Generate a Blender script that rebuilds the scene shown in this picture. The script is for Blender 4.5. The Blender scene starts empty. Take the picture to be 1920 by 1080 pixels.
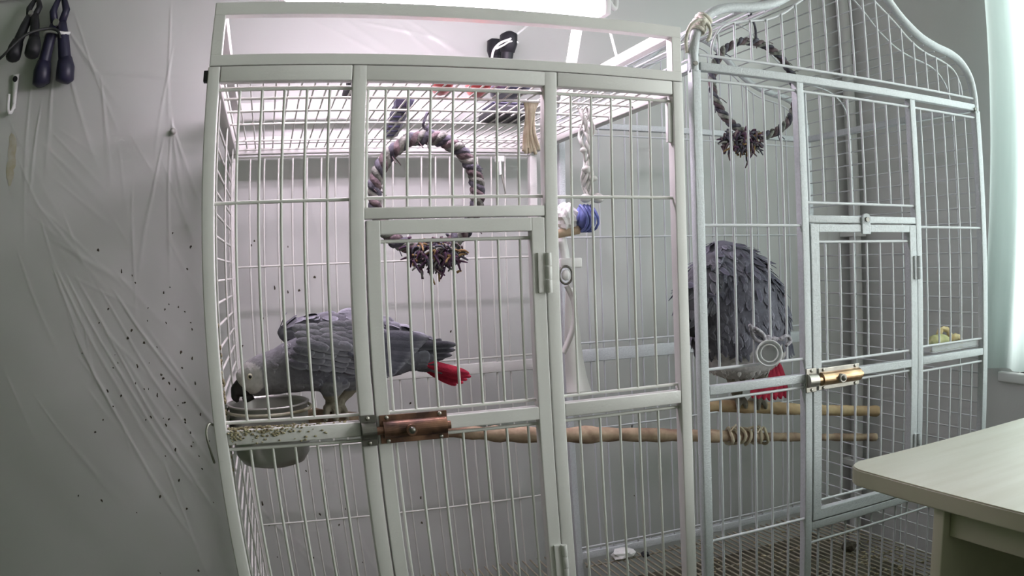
import bpy, bmesh, math, random
import numpy as np
from mathutils import Vector, Matrix, Quaternion
random.seed(7)
SC = bpy.context.scene
COL = SC.collection
H0 = 1.04                                   # height of the camera above the floor; photo-derived heights are relative to it

# ------------------------------------------------------------------ camera (wide lens with barrel distortion, off-centre principal point)
CX, CY = 0.0907045, -0.9836551
YAW, PITCH, ROLL = 0.5320548, -0.0364773, -0.0277785
A1, A3 = 6.579819e-4, 2.253948e-11
PU, PV = 1302.2238, 540.8102
def cam_axes():
    cy, sy, cp, sp, cr, sr = math.cos(YAW), math.sin(YAW), math.cos(PITCH), math.sin(PITCH), math.cos(ROLL), math.sin(ROLL)
    f = Vector((sy*cp, cy*cp, sp)); r = Vector((cy, -sy, 0)); u = r.cross(f)
    return cr*r + sr*u, f, -sr*r + cr*u
AR, AF, AU = cam_axes()
CAM = Vector((CX, CY, H0))
cd = bpy.data.cameras.new('camera')
cd.type = 'PANO'; cd.panorama_type = 'FISHEYE_LENS_POLYNOMIAL'
cd.sensor_width = 36.0; cd.sensor_fit = 'HORIZONTAL'; cd.fisheye_fov = math.pi
K = 1920/36.0
cd.fisheye_polynomial_k0 = 0.0; cd.fisheye_polynomial_k1 = -A1*K; cd.fisheye_polynomial_k2 = 0.0
cd.fisheye_polynomial_k3 = -A3*K**3; cd.fisheye_polynomial_k4 = 0.0
cd.shift_x = -(PU-960)/1920; cd.shift_y = (PV-540)/1920
cd.clip_start = 0.01
cam = bpy.data.objects.new('camera', cd); COL.objects.link(cam)
m = Matrix.Identity(4)
for i in range(3): m[i][0], m[i][1], m[i][2], m[i][3] = AR[i], AU[i], -AF[i], CAM[i]
cam.matrix_world = m
SC.camera = cam

# ------------------------------------------------------------------ sky, daylight, exposure
w = bpy.data.worlds.new('sky'); SC.world = w; w.use_nodes = True
w.node_tree.nodes['Background'].inputs[0].default_value = (0.86, 0.95, 0.93, 1)
w.node_tree.nodes['Background'].inputs[1].default_value = 1.0
ld = bpy.data.lights.new('window_right_offscreen', 'AREA'); ld.shape = 'RECTANGLE'; ld.size = 1.30; ld.size_y = 1.50
ld.energy = 22; ld.color = (1.0, 0.99, 0.985)
lo = bpy.data.objects.new('window_right_offscreen', ld); COL.objects.link(lo)
lo.location = (1.80, -0.60, H0+0.3675); lo.rotation_euler = (0, math.radians(90), 0)
LAMP_STRENGTH = 34.0
SC.view_settings.view_transform = 'Standard'; SC.view_settings.look = 'None'
SC.view_settings.gamma = 1.0; SC.view_settings.use_curve_mapping = False
SC.view_settings.exposure = 1.15

# ------------------------------------------------------------------ pixel rays -> points on a stated plane
def ray(px, py):
    x, y = px-PU, PV-py; r = math.hypot(x, y)+1e-9
    th = A1*r + A3*r**3
    return math.cos(th)*AF + math.sin(th)*(x/r*AR + y/r*AU)
def U(px, py, y):                 # on the plane at depth y
    d = ray(px, py); return CAM + d*((y-CY)/d.y)
def UX(px, py, x):
    d = ray(px, py); return CAM + d*((x-CX)/d.x)
def UZ(px, py, z):                # z relative to the camera
    d = ray(px, py); return CAM + d*(z/d.z)
def Z(z): return H0+z

# ------------------------------------------------------------------ materials
def srgb(c): return tuple((v/255/12.92 if v/255 <= .04045 else ((v/255+.055)/1.055)**2.4) for v in c)
def material(name, rgb, rough=.5, metal=0, var=.0, scale=20, bump=0, bscale=60, rgb2=None, detail=4, spec=.5, attr=None, coat=0, alpha=1, trans=0, stretch=None):
    mt = bpy.data.materials.new(name); mt.use_nodes = True
    nt = mt.node_tree; b = nt.nodes['Principled BSDF']
    b.inputs['Roughness'].default_value = rough; b.inputs['Metallic'].default_value = metal
    b.inputs['Specular IOR Level'].default_value = spec; b.inputs['Coat Weight'].default_value = coat
    b.inputs['Alpha'].default_value = alpha; b.inputs['Transmission Weight'].default_value = trans
    c1 = srgb(rgb); c2 = srgb(rgb2) if rgb2 else tuple(max(0, v*(1-var)) for v in c1)
    tc = nt.nodes.new('ShaderNodeTexCoord'); mp = nt.nodes.new('ShaderNodeMapping')
    nt.links.new(tc.outputs['Object'], mp.inputs[0])
    if stretch: mp.inputs['Scale'].default_value = stretch
    no = nt.nodes.new('ShaderNodeTexNoise'); no.inputs['Scale'].default_value = scale; no.inputs['Detail'].default_value = detail
    nt.links.new(mp.outputs[0], no.inputs['Vector'])
    rp = nt.nodes.new('ShaderNodeValToRGB'); rp.color_ramp.elements[0].position = .35; rp.color_ramp.elements[1].position = .65
    rp.color_ramp.elements[0].color = (*c2, 1); rp.color_ramp.elements[1].color = (*c1, 1)
    nt.links.new(no.outputs[0], rp.inputs[0])
    if attr:
        at = nt.nodes.new('ShaderNodeAttribute'); at.attribute_name = attr
        mx = nt.nodes.new('ShaderNodeMix'); mx.data_type = 'RGBA'; mx.blend_type = 'MULTIPLY'; mx.inputs[0].default_value = 1
        nt.links.new(at.outputs['Color'], mx.inputs[6]); nt.links.new(rp.outputs[0], mx.inputs[7])
        nt.links.new(mx.outputs[2], b.inputs['Base Color'])
    else: nt.links.new(rp.outputs[0], b.inputs['Base Color'])
    if bump:
        n2 = nt.nodes.new('ShaderNodeTexNoise'); n2.inputs['Scale'].default_value = bscale; n2.inputs['Detail'].default_value = 5
        nt.links.new(mp.outputs[0], n2.inputs['Vector'])
        bp = nt.nodes.new('ShaderNodeBump'); bp.inputs['Strength'].default_value = bump; bp.inputs['Distance'].default_value = .002
        nt.links.new(n2.outputs[0], bp.inputs['Height']); nt.links.new(bp.outputs[0], b.inputs['Normal'])
    return mt
M = {}
M['cage1'] = material('cream_enamel', (211,209,206), .42, var=.06, scale=9, bump=.15, bscale=300)
M['cage1w'] = material('cream_wire_enamel', (208,208,202), .4, var=.05, scale=30)
M['cage2'] = material('grey_hammered_enamel', (199,203,206), .38, var=.10, scale=250, bump=.5, bscale=420)
M['cage2w'] = material('grey_wire_enamel', (200,202,205), .38, var=.06, scale=60)
M['dark_wire'] = material('soiled_wire', (176,172,155), .6, rgb2=(120,112,88), scale=25)
M['film'] = material('plastic_film', (197,198,195), .26, var=.08, scale=2.2, bump=.22, bscale=11, spec=.5)
M['wall'] = material('painted_wall', (214,214,213), .8, var=.05, scale=3, bump=.1, bscale=200)
M['wall_green'] = material('pale_painted_wall', (205,208,198), .85, var=.05, scale=3, bump=.1, bscale=200)
M['wall_side'] = material('green_bounce_wall', (88,112,70), .85, var=.05, scale=3, bump=.1, bscale=200)  # unseen left wall; green put in to tint and dim the bounced light
M['ceiling'] = material('ceiling_paint', (222,221,218), .9, var=.03, scale=3)
M['floor'] = material('green_bounce_floor', (90,104,70), .6, var=.15, scale=8, rgb2=(78,90,60))  # unseen floor; its green is added to tint the light it bounces
M['table'] = material('pale_laminate', (188,186,176), .45, rgb2=(179,176,164), scale=5, stretch=(1,8,1), bump=.05)
M['table_edge'] = material('laminate_edge', (186,182,160), .5, var=.05, scale=10)
M['wood'] = material('bark_branch', (176,156,130), .8, rgb2=(122,98,80), scale=28, bump=.8, bscale=60)
M['wood_pale'] = material('peeled_wood', (190,168,130), .75, rgb2=(156,130,96), scale=22, bump=.4, bscale=70)
M['steel'] = material('brushed_steel', (178,177,172), .38, metal=.75, var=.15, scale=14)
M['steel_dark'] = material('dull_steel', (120,118,112), .4, metal=.8, var=.3, scale=40)
M['zinc'] = material('worn_zinc', (176,172,164), .38, metal=.85, var=.25, scale=50)
M['copper'] = material('worn_copper_plate', (150,112,90), .42, metal=.7, rgb2=(84,64,58), scale=35)
M['brass'] = material('worn_brass_plate', (206,178,140), .32, metal=.8, rgb2=(160,128,100), scale=35)
M['black'] = material('black_rubber', (34,34,40), .55, var=.3, scale=30)
M['navy'] = material('navy_plastic', (42,40,66), .45, var=.3, scale=30)
M['red'] = material('red_plastic', (206,72,72), .35, var=.12, scale=20)
M['slate'] = material('slate_blue_plastic', (92,96,122), .4, rgb2=(60,62,84), scale=60)
M['white'] = material('white_plastic', (232,232,230), .4, var=.03)
M['milky'] = material('milky_plastic', (222,222,216), .3, var=.04, trans=.35, spec=.6)
M['cupmat'] = material('frosted_cup', (240,240,242), .22, var=.02, trans=.25, spec=.6)
M['clear'] = material('clear_plastic', (235,236,238), .12, var=.02, trans=.75, spec=.6)
M['cotton'] = material('cotton_cord', (222,218,208), .9, rgb2=(196,190,176), scale=120, bump=.5, bscale=300)
M['beige'] = material('beige_cotton', (212,202,180), .9, rgb2=(184,172,146), scale=60, bump=.5, bscale=200)
M['blue'] = material('blue_ribbon', (112,124,184), .5, rgb2=(70,80,136), scale=60)
M['ropeA'] = material('slate_rope', (104,102,112), .95, rgb2=(56,54,64), scale=90, bump=1, bscale=250)
M['ropeB'] = material('mauve_rope', (122,106,108), .95, rgb2=(72,60,66), scale=90, bump=1, bscale=250)
M['ropeC'] = material('sage_rope', (150,150,144), .95, rgb2=(84,86,80), scale=90, bump=1, bscale=250)
M['ropeD'] = material('ochre_rope', (164,138,92), .95, rgb2=(110,84,58), scale=90, bump=1, bscale=250)
M['ropeE'] = material('plum_rope', (98,66,88), .95, rgb2=(66,48,70), scale=90, bump=1, bscale=250)
M['plume'] = material('grey_plumage', (255,255,255), .85, var=.22, scale=130, bump=.5, bscale=260, attr='Col', spec=.2)
M['feather'] = material('feather_vane', (255,255,255), .8, var=.2, scale=70, bump=.4, bscale=300, attr='Col', spec=.2)
M['redfeather'] = material('red_tail_feather', (182,48,70), .75, rgb2=(146,32,56), scale=60, bump=.4, bscale=300, spec=.2)
M['beak'] = material('black_beak', (30,29,30), .35, var=.2, scale=40)
M['eye'] = material('pale_iris', (206,202,176), .2, var=.02)
M['pupil'] = material('pupil', (8,8,9), .1)
M['husk'] = material('dry_husk', (226,212,168), .8, rgb2=(190,168,112), scale=50, bump=.5, bscale=120)
M['husk_green'] = material('greenish_husk', (196,196,146), .8, rgb2=(160,164,112), scale=50, bump=.5, bscale=120)
M['dirt'] = material('dried_dropping', (74,66,52), .9, rgb2=(48,44,36), scale=200)
M['crumb'] = material('seed_crumb', (104,92,66), .9, rgb2=(172,164,134), scale=150)
M['cable'] = material('black_cable', (38,40,40), .5, var=.1)
M['tray'] = material('tray_liner', (96,92,76), .9, rgb2=(62,58,46), scale=12)
def emission(name, rgb, s):
    mt = bpy.data.materials.new(name); mt.use_nodes = True; nt = mt.node_tree
    b = nt.nodes['Principled BSDF']; b.inputs['Base Color'].default_value = (.9,.9,.9,1)
    no = nt.nodes.new('ShaderNodeTexNoise'); no.inputs['Scale'].default_value = 3
    mx = nt.nodes.new('ShaderNodeMix'); mx.data_type = 'RGBA'; mx.inputs[6].default_value = (*rgb,1); mx.inputs[7].default_value = (*[v*.97 for v in rgb],1)
    nt.links.new(no.outputs[0], mx.inputs[0]); nt.links.new(mx.outputs[2], b.inputs['Emission Color'])
    b.inputs['Emission Strength'].default_value = s
    return mt
M['lamp'] = emission('lamp_diffuser', (.99, .835, 1.0), LAMP_STRENGTH)
def curtain_mat():
    mt = bpy.data.materials.new('sheer_curtain'); mt.use_nodes = True; nt = mt.node_tree; nt.nodes.clear()
    o = nt.nodes.new('ShaderNodeOutputMaterial'); mx = nt.nodes.new('ShaderNodeMixShader'); mx.inputs[0].default_value = .55
    d = nt.nodes.new('ShaderNodeBsdfDiffuse'); t = nt.nodes.new('ShaderNodeBsdfTranslucent')
    no = nt.nodes.new('ShaderNodeTexNoise'); no.inputs['Scale'].default_value = 4
    rp = nt.nodes.new('ShaderNodeValToRGB'); rp.color_ramp.elements[0].color = (.70,.80,.78,1); rp.color_ramp.elements[1].color = (.82,.92,.90,1)
    nt.links.new(no.outputs[0], rp.inputs[0]); nt.links.new(rp.outputs[0], d.inputs[0]); nt.links.new(rp.outputs[0], t.inputs[0])
    nt.links.new(d.outputs[0], mx.inputs[1]); nt.links.new(t.outputs[0], mx.inputs[2]); nt.links.new(mx.outputs[0], o.inputs[0])
    return mt
M['curtain'] = curtain_mat()
def pane_mat():
    mt = bpy.data.materials.new('window_glass'); mt.use_nodes = True; nt = mt.node_tree; nt.nodes.clear()
    o = nt.nodes.new('ShaderNodeOutputMaterial'); mx = nt.nodes.new('ShaderNodeMixShader'); mx.inputs[0].default_value = .08
    d = nt.nodes.new('ShaderNodeBsdfTransparent'); t = nt.nodes.new('ShaderNodeBsdfGlossy'); t.inputs['Roughness'].default_value = .05
    nt.links.new(d.outputs[0], mx.inputs[1]); nt.links.new(t.outputs[0], mx.inputs[2]); nt.links.new(mx.outputs[0], o.inputs[0])
    return mt
M['pane'] = pane_mat()

# ------------------------------------------------------------------ object helpers
WL = {}                                    # world position of the empties
def adopt(o, parent):
    if parent is not None:
        o.parent = parent
        o.matrix_parent_inverse = Matrix.Translation(-WL.get(parent.name, Vector((0,0,0))))
    return o
def thing(name, label, cat, loc, group=None):
    o = bpy.data.objects.new(name, None); COL.objects.link(o); o.location = loc; o.empty_display_size = .02
    WL[o.name] = Vector(loc); o['label'] = label; o['category'] = cat
    if group: o['group'] = group
    return o
def tag(o, label, cat, group=None, kind=None):
    o['label'] = label; o['category'] = cat
    if group: o['group'] = group
    if kind: o['kind'] = kind
    return o
def link(name, me, mt, parent=None, smooth=False):
    if mt is not None and not me.materials: me.materials.append(mt)
    if smooth:
        for p in me.polygons: p.use_smooth = True
    o = bpy.data.objects.new(name, me); COL.objects.link(o)
    return adopt(o, parent)
def from_bm(name, bm, mt, parent=None, smooth=False):
    me = bpy.data.meshes.new(name); bm.normal_update(); bm.to_mesh(me); bm.free()
    return link(name, me, mt, parent, smooth)
def bbox(bm, x0, x1, y0, y1, z0, z1):
    vs = bmesh.ops.create_cube(bm, size=1)['verts']
    for v in vs: v.co = Vector(((x0+x1)/2+v.co.x*(x1-x0), (y0+y1)/2+v.co.y*(y1-y0), (z0+z1)/2+v.co.z*(z1-z0)))
    return vs
def bevel(bm, w, seg=2):
    bmesh.ops.bevel(bm, geom=bm.edges[:], offset=w, segments=seg, affect='EDGES', profile=.6)
def box(name, x0, x1, y0, y1, z0, z1, mt, parent=None, bv=.0015):
    bm = bmesh.new(); bbox(bm, x0, x1, y0, y1, Z(z0), Z(z1))
    if bv: bevel(bm, bv)
    return from_bm(name, bm, mt, parent, True if bv else False)
def rboxes(name, rects, mt, parent=None, bv=.0015):
    bm = bmesh.new()
    for r in rects: bbox(bm, r[0], r[1], r[2], r[3], Z(r[4]), Z(r[5]))
    if bv: bevel(bm, bv)
    return from_bm(name, bm, mt, parent)
UNIT = {}
def unit_bar(mt, seg=8):
    k = (mt.name, seg)
    if k not in UNIT:
        bm = bmesh.new(); bmesh.ops.create_cone(bm, cap_ends=True, segments=seg, radius1=1, radius2=1, depth=1)
        me = bpy.data.meshes.new('wire'); bm.to_mesh(me); bm.free(); me.materials.append(mt)
        for p in me.polygons: p.use_smooth = len(p.vertices) == 4
        UNIT[k] = me
    return UNIT[k]
def bar(name, p, q, r, mt, parent=None, seg=8):
    p, q = Vector(p), Vector(q); d = q-p
    o = bpy.data.objects.new(name, unit_bar(mt, seg)); COL.objects.link(o)
    o.rotation_mode = 'QUATERNION'; o.rotation_quaternion = Vector((0,0,1)).rotation_difference(d.normalized())
    o.location = (p+q)/2; o.scale = (r, r, d.length)
    return adopt(o, parent)
def tube_into(bm, pts, rad, seg=10, closed=False, cap=True, flat=None):
    pts = [Vector(p) for p in pts]; n = len(pts)
    if not isinstance(rad, (list, tuple)): rad = [rad]*n
    T = []
    for i in range(n):
        a = pts[(i-1) % n] if (closed or i > 0) else pts[i]; b = pts[(i+1) % n] if (closed or i < n-1) else pts[i]
        T.append((b-a).normalized())
    N = T[0].orthogonal().normalized(); rings = []
    for i in range(n):
        if i: N = (T[i-1].rotation_difference(T[i]) @ N); N = (N-T[i]*N.dot(T[i])).normalized()
        B = T[i].cross(N)
        rings.append([bm.verts.new(pts[i]+rad[i]*(math.cos(2*math.pi*k/seg)*N+math.sin(2*math.pi*k/seg)*B)) for k in range(seg)])
    for i in range(n if closed else n-1):
        a, b = rings[i], rings[(i+1) % n]
        s = 0
        if closed and i == n-1:            # match the twist of the first ring
            s = min(range(seg), key=lambda s: (a[0].co-b[s].co).length)
        for k in range(seg):
            bm.faces.new((a[k], a[(k+1) % seg], b[(k+1+s) % seg], b[(k+s) % seg]))
    if cap and not closed:
        bm.faces.new(rings[0][::-1]); bm.faces.new(rings[-1])
    return rings
def tube(name, pts, rad, mt, parent=None, seg=10, closed=False):
    bm = bmesh.new(); tube_into(bm, pts, rad, seg, closed)
    bmesh.ops.recalc_face_normals(bm, faces=bm.faces[:])
    return from_bm(name, bm, mt, parent, True)
def spline(pts, n=8, closed=False):
    pts = [Vector(p) for p in pts]; out = []; N = len(pts)
    for i in range(N if closed else N-1):
        if closed: p0, p1, p2, p3 = pts[i-1], pts[i], pts[(i+1) % N], pts[(i+2) % N]
        else: p0, p1, p2, p3 = pts[max(i-1,0)], pts[i], pts[i+1], pts[min(i+2,N-1)]
        for k in range(n):
            t = k/n
            out.append(.5*((2*p1)+(-p0+p2)*t+(2*p0-5*p1+4*p2-p3)*t*t+(-p0+3*p1-3*p2+p3)*t**3))
    if not closed: out.append(pts[-1])
    return out
def lathe(name, prof, c, mt, parent=None, seg=40, axis=Vector((0,0,1)), sx=1, sy=1):
    bm = bmesh.new(); q = Vector((0,0,1)).rotation_difference(axis); rings = []
    for r, h in prof:
        if r < 1e-5: rings.append([bm.verts.new(Vector(c)+q @ Vector((0,0,h)))])
        else: rings.append([bm.verts.new(Vector(c)+q @ Vector((r*sx*math.cos(2*math.pi*k/seg), r*sy*math.sin(2*math.pi*k/seg), h))) for k in range(seg)])
    for a, b in zip(rings, rings[1:]):
        if len(a) == 1 and len(b) == 1: continue
        for k in range(seg):
            k2 = (k+1) % seg
            if len(a) == 1: bm.faces.new((a[0], b[k2], b[k]))
            elif len(b) == 1: bm.faces.new((a[k], a[k2], b[0]))
            else: bm.faces.new((a[k], a[k2], b[k2], b[k]))
    bmesh.ops.recalc_face_normals(bm, faces=bm.faces[:])
    return from_bm(name, bm, mt, parent, True)
def ball(name, c, r, mt, parent=None, sx=1, sy=1, sz=1, sub=3):
    bm = bmesh.new(); bmesh.ops.create_icosphere(bm, subdivisions=sub, radius=r)
    for v in bm.verts: v.co = Vector((v.co.x*sx, v.co.y*sy, v.co.z*sz))+Vector(c)
    return from_bm(name, bm, mt, parent, True)

# ================================================================== THE ROOM
YW, XR, XL, YF, ZC, ZF = .74, 1.64, -1.35, -2.3, 1.36, -H0
def struct(o): o['kind'] = 'structure'; return o
struct(box('floor', XL-.1, XR+.1, YF-.1, YW+.1, ZF-.1, ZF, M['floor'], None, 0))
struct(box('ceiling', XL-.1, XR+.1, YF-.1, YW+.1, ZC, ZC+.1, M['ceiling'], None, 0))
struct(box('wall_back', XL-.1, XR+.1, YW, YW+.1, ZF, ZC, M['wall'], None, 0))
struct(box('wall_left', XL-.1, XL, YF, YW, ZF, ZC, M['wall_side'], None, 0))
struct(box('wall_front', XL-.1, XR+.1, YF-.1, YF, ZF, ZC, M['wall_green'], None, 0))
WY0, WY1, WZ0, WZ1 = -1.35, .15, -.285, 1.02
struct(rboxes('wall_right', [(XR, XR+.1, YF, WY0, ZF, ZC), (XR, XR+.1, WY1, YW, ZF, ZC), (XR, XR+.1, WY0, WY1, ZF, WZ0), (XR, XR+.1, WY0, WY1, WZ1, ZC)], M['wall'], None, 0))
fr = struct(rboxes('window_1', [(XR+.03, XR+.07, WY0, WY1, WZ0, WZ0+.05), (XR+.03, XR+.07, WY0, WY1, WZ1-.05, WZ1), (XR+.03, XR+.07, WY0, WY0+.05, WZ0, WZ1), (XR+.03, XR+.07, WY1-.05, WY1, WZ0, WZ1), (XR+.035, XR+.065, -.63, -.57, WZ0, WZ1)], M['white'], None, .003))
box('pane', XR+.048, XR+.052, WY0+.05, -.63, WZ0+.05, WZ1-.05, M['pane'], fr, 0)
box('pane', XR+.048, XR+.052, -.57, WY1-.05, WZ0+.05, WZ1-.05, M['pane'], fr, 0)
struct(box('trim_1', XR-.012, XR+.03, WY0-.03, WY1+.06, WZ0-.025, WZ0, M['white'], None, .004))      # window sill
struct(box('baseboard_back', XL, XR, YW-.012, YW, ZF, ZF+.07, M['ceiling'], None, .003))

# plastic film over the back wall, with its folds
FILM = {}
def film_y(x, z):
    j = int(np.clip(np.searchsorted(FILM['xs'], x), 0, len(FILM['xs'])-1)); i = int(np.clip(np.searchsorted(FILM['zs'], z-H0), 0, len(FILM['zs'])-1))
    return float(FILM['Y'][i, j])
def film():
    x0, x1, z0, z1 = -1.15, 1.53, -.98, .98
    xs = np.concatenate([np.arange(x0, -.74, .012), np.arange(-.74, .05, .0024), np.arange(.05, x1+.001, .0052)])
    zs = np.concatenate([np.arange(z0, -.70, .012), np.arange(-.70, .70, .0032), np.arange(.70, z1+.001, .012)])
    nx, nz = len(xs), len(zs); X, ZZ = np.meshgrid(xs, zs)
    D = np.zeros_like(X)
    def fold(a, b, h, wd):
        A, B = U(*a, YW), U(*b, YW); ax, az, bx, bz = A.x, A.z-H0, B.x, B.z-H0
        L = math.hypot(bx-ax, bz-az); ux, uz = (bx-ax)/L, (bz-az)/L
        s = (X-ax)*ux+(ZZ-az)*uz; t = -(X-ax)*uz+(ZZ-az)*ux + .0012*np.sin(s*23+ax*50)
        f = np.clip(s/L, 0, 1)
        env = np.exp(-np.maximum(0, -s)**2/.0009)*np.exp(-np.maximum(0, s-L)**2/.004)
        wv = wd*(.6+.9*f)
        D[:] += h*env*(1-.5*f)*np.exp(-(t/wv)**2)
    F = [((108,520),(205,750)),((120,530),(285,830)),((138,540),(330,860)),((160,545),(405,910)),((200,560),(415,890)),((235,575),(405,800)),((150,640),(330,960)),
         ((190,600),(372,905)),((325,250),(345,372)),((330,255),(373,372)),((322,252),(318,470)),((300,300),(268,470)),((150,55),(205,205)),((135,70),(190,150)),((118,90),(168,265)),((100,170),(92,262)),
         ((60,175),(48,400)),((195,180),(205,300)),((320,40),(318,200)),((250,380),(255,560)),((75,230),(62,330)),
         ((320,120),(300,240)),((205,140),(330,150)),((500,960),(590,1060)),((540,1000),(640,1075)),((560,300),(600,460)),((640,40),(700,78)),((600,50),(690,95)),
         ((770,45),(850,98)),((760,60),(800,95)),((700,50),(790,70)),((1020,60),(1060,130)),((1040,50),(1050,110)),((520,380),(560,640)),((700,560),(760,800)),((880,580),(960,760)),
         ((480,560),(500,900)),((600,850),(700,1060)),((820,860),(860,1040)),((940,520),(960,900)),((1100,560),(1120,860)),((1180,480),(1220,840))]
    rnd = random.Random(3)
    for a, b in F: fold(a, b, rnd.uniform(.0010, .0022), rnd.uniform(.0024, .0046))
    for _ in range(34):
        a = (rnd.uniform(20,360), rnd.uniform(200,900)); fold(a, (a[0]+rnd.uniform(20,120), a[1]+rnd.uniform(50,170)), rnd.uniform(.0004,.0011), rnd.uniform(.0026,.006))
    D += .0030*np.sin(X*6+ZZ*3)*np.sin(ZZ*4.3+1)+.0009*np.sin(X*15+ZZ*9+2*np.sin(ZZ*3))+.0004*np.sin(X*37+ZZ*31+np.sin(ZZ*9))
    Y = YW-.016-D
    FILM.update(xs=xs, zs=zs, Y=Y)
    co = np.stack([X, Y, ZZ+H0], -1).reshape(-1, 3).astype(np.float32)
    i = np.arange(nx*nz).reshape(nz, nx)
    q = np.stack([i[:-1,:-1], i[:-1,1:], i[1:,1:], i[1:,:-1]], -1).reshape(-1, 4)
    me = bpy.data.meshes.new('plastic_sheet'); me.vertices.add(len(co)); me.vertices.foreach_set('co', co.ravel())
    me.loops.add(q.size); me.loops.foreach_set('vertex_index', q.ravel().astype(np.int32))
    me.polygons.add(len(q)); me.polygons.foreach_set('loop_start', np.arange(0, q.size, 4, dtype=np.int32)); me.polygons.foreach_set('loop_total', np.full(len(q), 4, np.int32))
    me.update(); me.validate()
    return tag(link('plastic_sheet', me, M['film'], None, True), 'large creased translucent plastic sheet hung over the wall behind both cages', 'plastic sheet')
film()
# brown streak on the sheet, and the dried droppings
def blob_into(bm, c, r, sq=1.0, yt=.0012, n=9):
    c = Vector(c); vs = []; ph = random.random()*6
    for k in range(n):
        a = 2*math.pi*k/n; rr = r*(1+.3*math.sin(2*a+ph)+.15*math.sin(3*a+ph*2))
        vs.append(bm.verts.new(c+Vector((rr*math.cos(a), 0, rr*sq*math.sin(a)))))
    t = bm.verts.new(c+Vector((0, -yt, 0)))
    for k in range(n): bm.faces.new((vs[k], t, vs[(k+1) % n]))
def splatter():
    bm = bmesh.new(); rnd = random.Random(11)
    spots = [(183,469),(323,437),(276,602),(357,463),(247,517),(318,539),(202,580),(316,571),(277,578),(346,585),(185,606),(246,620),(270,643),(268,644),(339,661),(153,663),(257,687),(301,703),(201,734),(270,730),(278,730),(303,704),(329,731),(211,763),(273,788),(306,785),(347,793),(357,812),(178,811),(362,830),(373,856),(310,856),(379,880),(146,931),(300,932),(350,955),(400,943),(256,962),(372,1071),(300,1076),(471,460),(477,452),(540,463),(515,540),(561,545),(500,593),(493,597),(476,632),(540,548),(590,520),(846,622),(770,757),(430,820),(492,945),(505,985),(600,965),(636,985),(648,955),(560,880),(574,884),(790,935),(792,982),(520,1045),(588,1046),(680,1055),(190,940),(1185,800),(1230,770),(1190,930),(1010,1025)]
    for _ in range(40): spots.append((rnd.gauss(300,60), rnd.gauss(690,140)))
    for x, y in spots:
        p = U(x, y, YW-.02); p.y = film_y(p.x, p.z)-.0003; blob_into(bm, p, rnd.uniform(.0011,.0026), rnd.uniform(.9,1.8))
    tag(from_bm('dried_splatter', bm, M['dirt']), 'scattered dark dried droplets stuck on the plastic sheet beside the cage', 'splatter', kind='stuff')
splatter()
bm = bmesh.new()
for k in range(7):
    q = U(20+random.uniform(-3,4), 268+k*11, YW-.02); q.y = film_y(q.x, q.z)-.0008; blob_into(bm, q, random.uniform(.007,.012), 2.0, .001, 12)
M['stain'] = material('ochre_stain', (176,168,142), .7, rgb2=(190,188,176), scale=40)
tag(from_bm('brown_stain', bm, M['stain'], None, True), 'ochre brown vertical stain on the plastic sheet below the wall hook', 'stain')

# pipe in the corner, curtain, cable trunking
pp = thing('heating_pipe', 'white vertical heating pipe in the corner behind the arched cage', 'pipe', (1.605, .70, 0))
bar('pipe', (1.605,.70,0), (1.605,.70,Z(ZC)), .017, M['wall'], pp, 20)
for z in (-.6,.05,.8): box('bracket', 1.582, 1.628, .678, .74, z, z+.018, M['white'], pp, .002)
def curtain():
    ny, nz = 110, 60; bm = bmesh.new(); g = []
    for j in range(nz+1):
        t = j/nz; z = WZ0+.012+t*(1.12-WZ0); row = []
        for i in range(ny+1):
            s = i/ny; y0 = .235-.07*(z+.2)-.02*math.sin(z*3.1); y = y0+(-.62-y0)*s
            row.append(bm.verts.new((XR-.035-.02*math.sin(s*52+math.sin(z*2)*.6)-.008*math.sin(s*23+z*3), y, Z(z))))
        g.append(row)
    for j in range(nz):
        for i in range(ny): bm.faces.new((g[j][i], g[j][i+1], g[j+1][i+1], g[j+1][i]))
    return from_bm('curtain', bm, M['curtain'], None, True)
tag(curtain(), 'bright sheer white curtain hanging in front of the window', 'curtain')
# ================================================================== CAGE ONE (square frame)
W1, D1 = .66, .64
C1B = thing('square_bird_cage', 'cream white square-framed bird cage with an open rectangular frame on top', 'bird cage', (.33,.32,0))
c1, c1w = M['cage1'], M['cage1w']
BT = -.72
PX = [(0,.0163),(.1924,.211),(.4498,.4676),(.6435,.66)]
for k, (a, b) in enumerate(PX):
    box('post', a, b, 0, .0175, ZF+.04 if k in (0,3) else BT, .2535, c1, C1B)
for a, b in (PX[0], PX[3]): box('post', a, b, D1-.0175, D1, ZF+.04, .2535, c1, C1B)
for a, b, y in ((.008,.008,.009),(.652,.652,.009),(.008,.008,.631),(.652,.652,.631)):
    o = lathe('caster', [(0,-.012),(.018,-.012),(.02,-.008),(.02,.008),(.018,.012),(0,.012)], (a, y, .02), M['black'], C1B, 20, Vector((1,0,0)))
    bar('caster_stem', (a,y,.02), (a,y,.05), .006, M['steel'], o)
G = .0008
box('rail', PX[0][1]+G, PX[1][0]-G, 0, .0175, .2339, .2535, c1, C1B)
box('rail', PX[1][1]+G-.0187-.0, PX[2][1], .0002, .0172, .2339, .2533, c1, C1B)
box('rail', PX[2][1]+G, PX[3][0]-G, 0, .0175, .2339, .2535, c1, C1B)
box('rail', PX[1][1], PX[2][0], .001, .0175, .0612, .0752, c1, C1B)                       # header over the door
for a, b in ((PX[0][1], PX[1][0]), (PX[2][1], PX[3][0])):
    box('rail', a, b, .0005, .017, -.2029, -.1846, c1, C1B)
    box('rail', a, b, .0005, .017, BT, BT+.018, c1, C1B)
box('rail', PX[1][1], PX[2][0], .0005, .017, BT, BT+.018, c1, C1B)
box('rail', .0163, .6435, D1-.0172, D1, .2339, .2535, c1, C1B)                              # back
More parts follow.
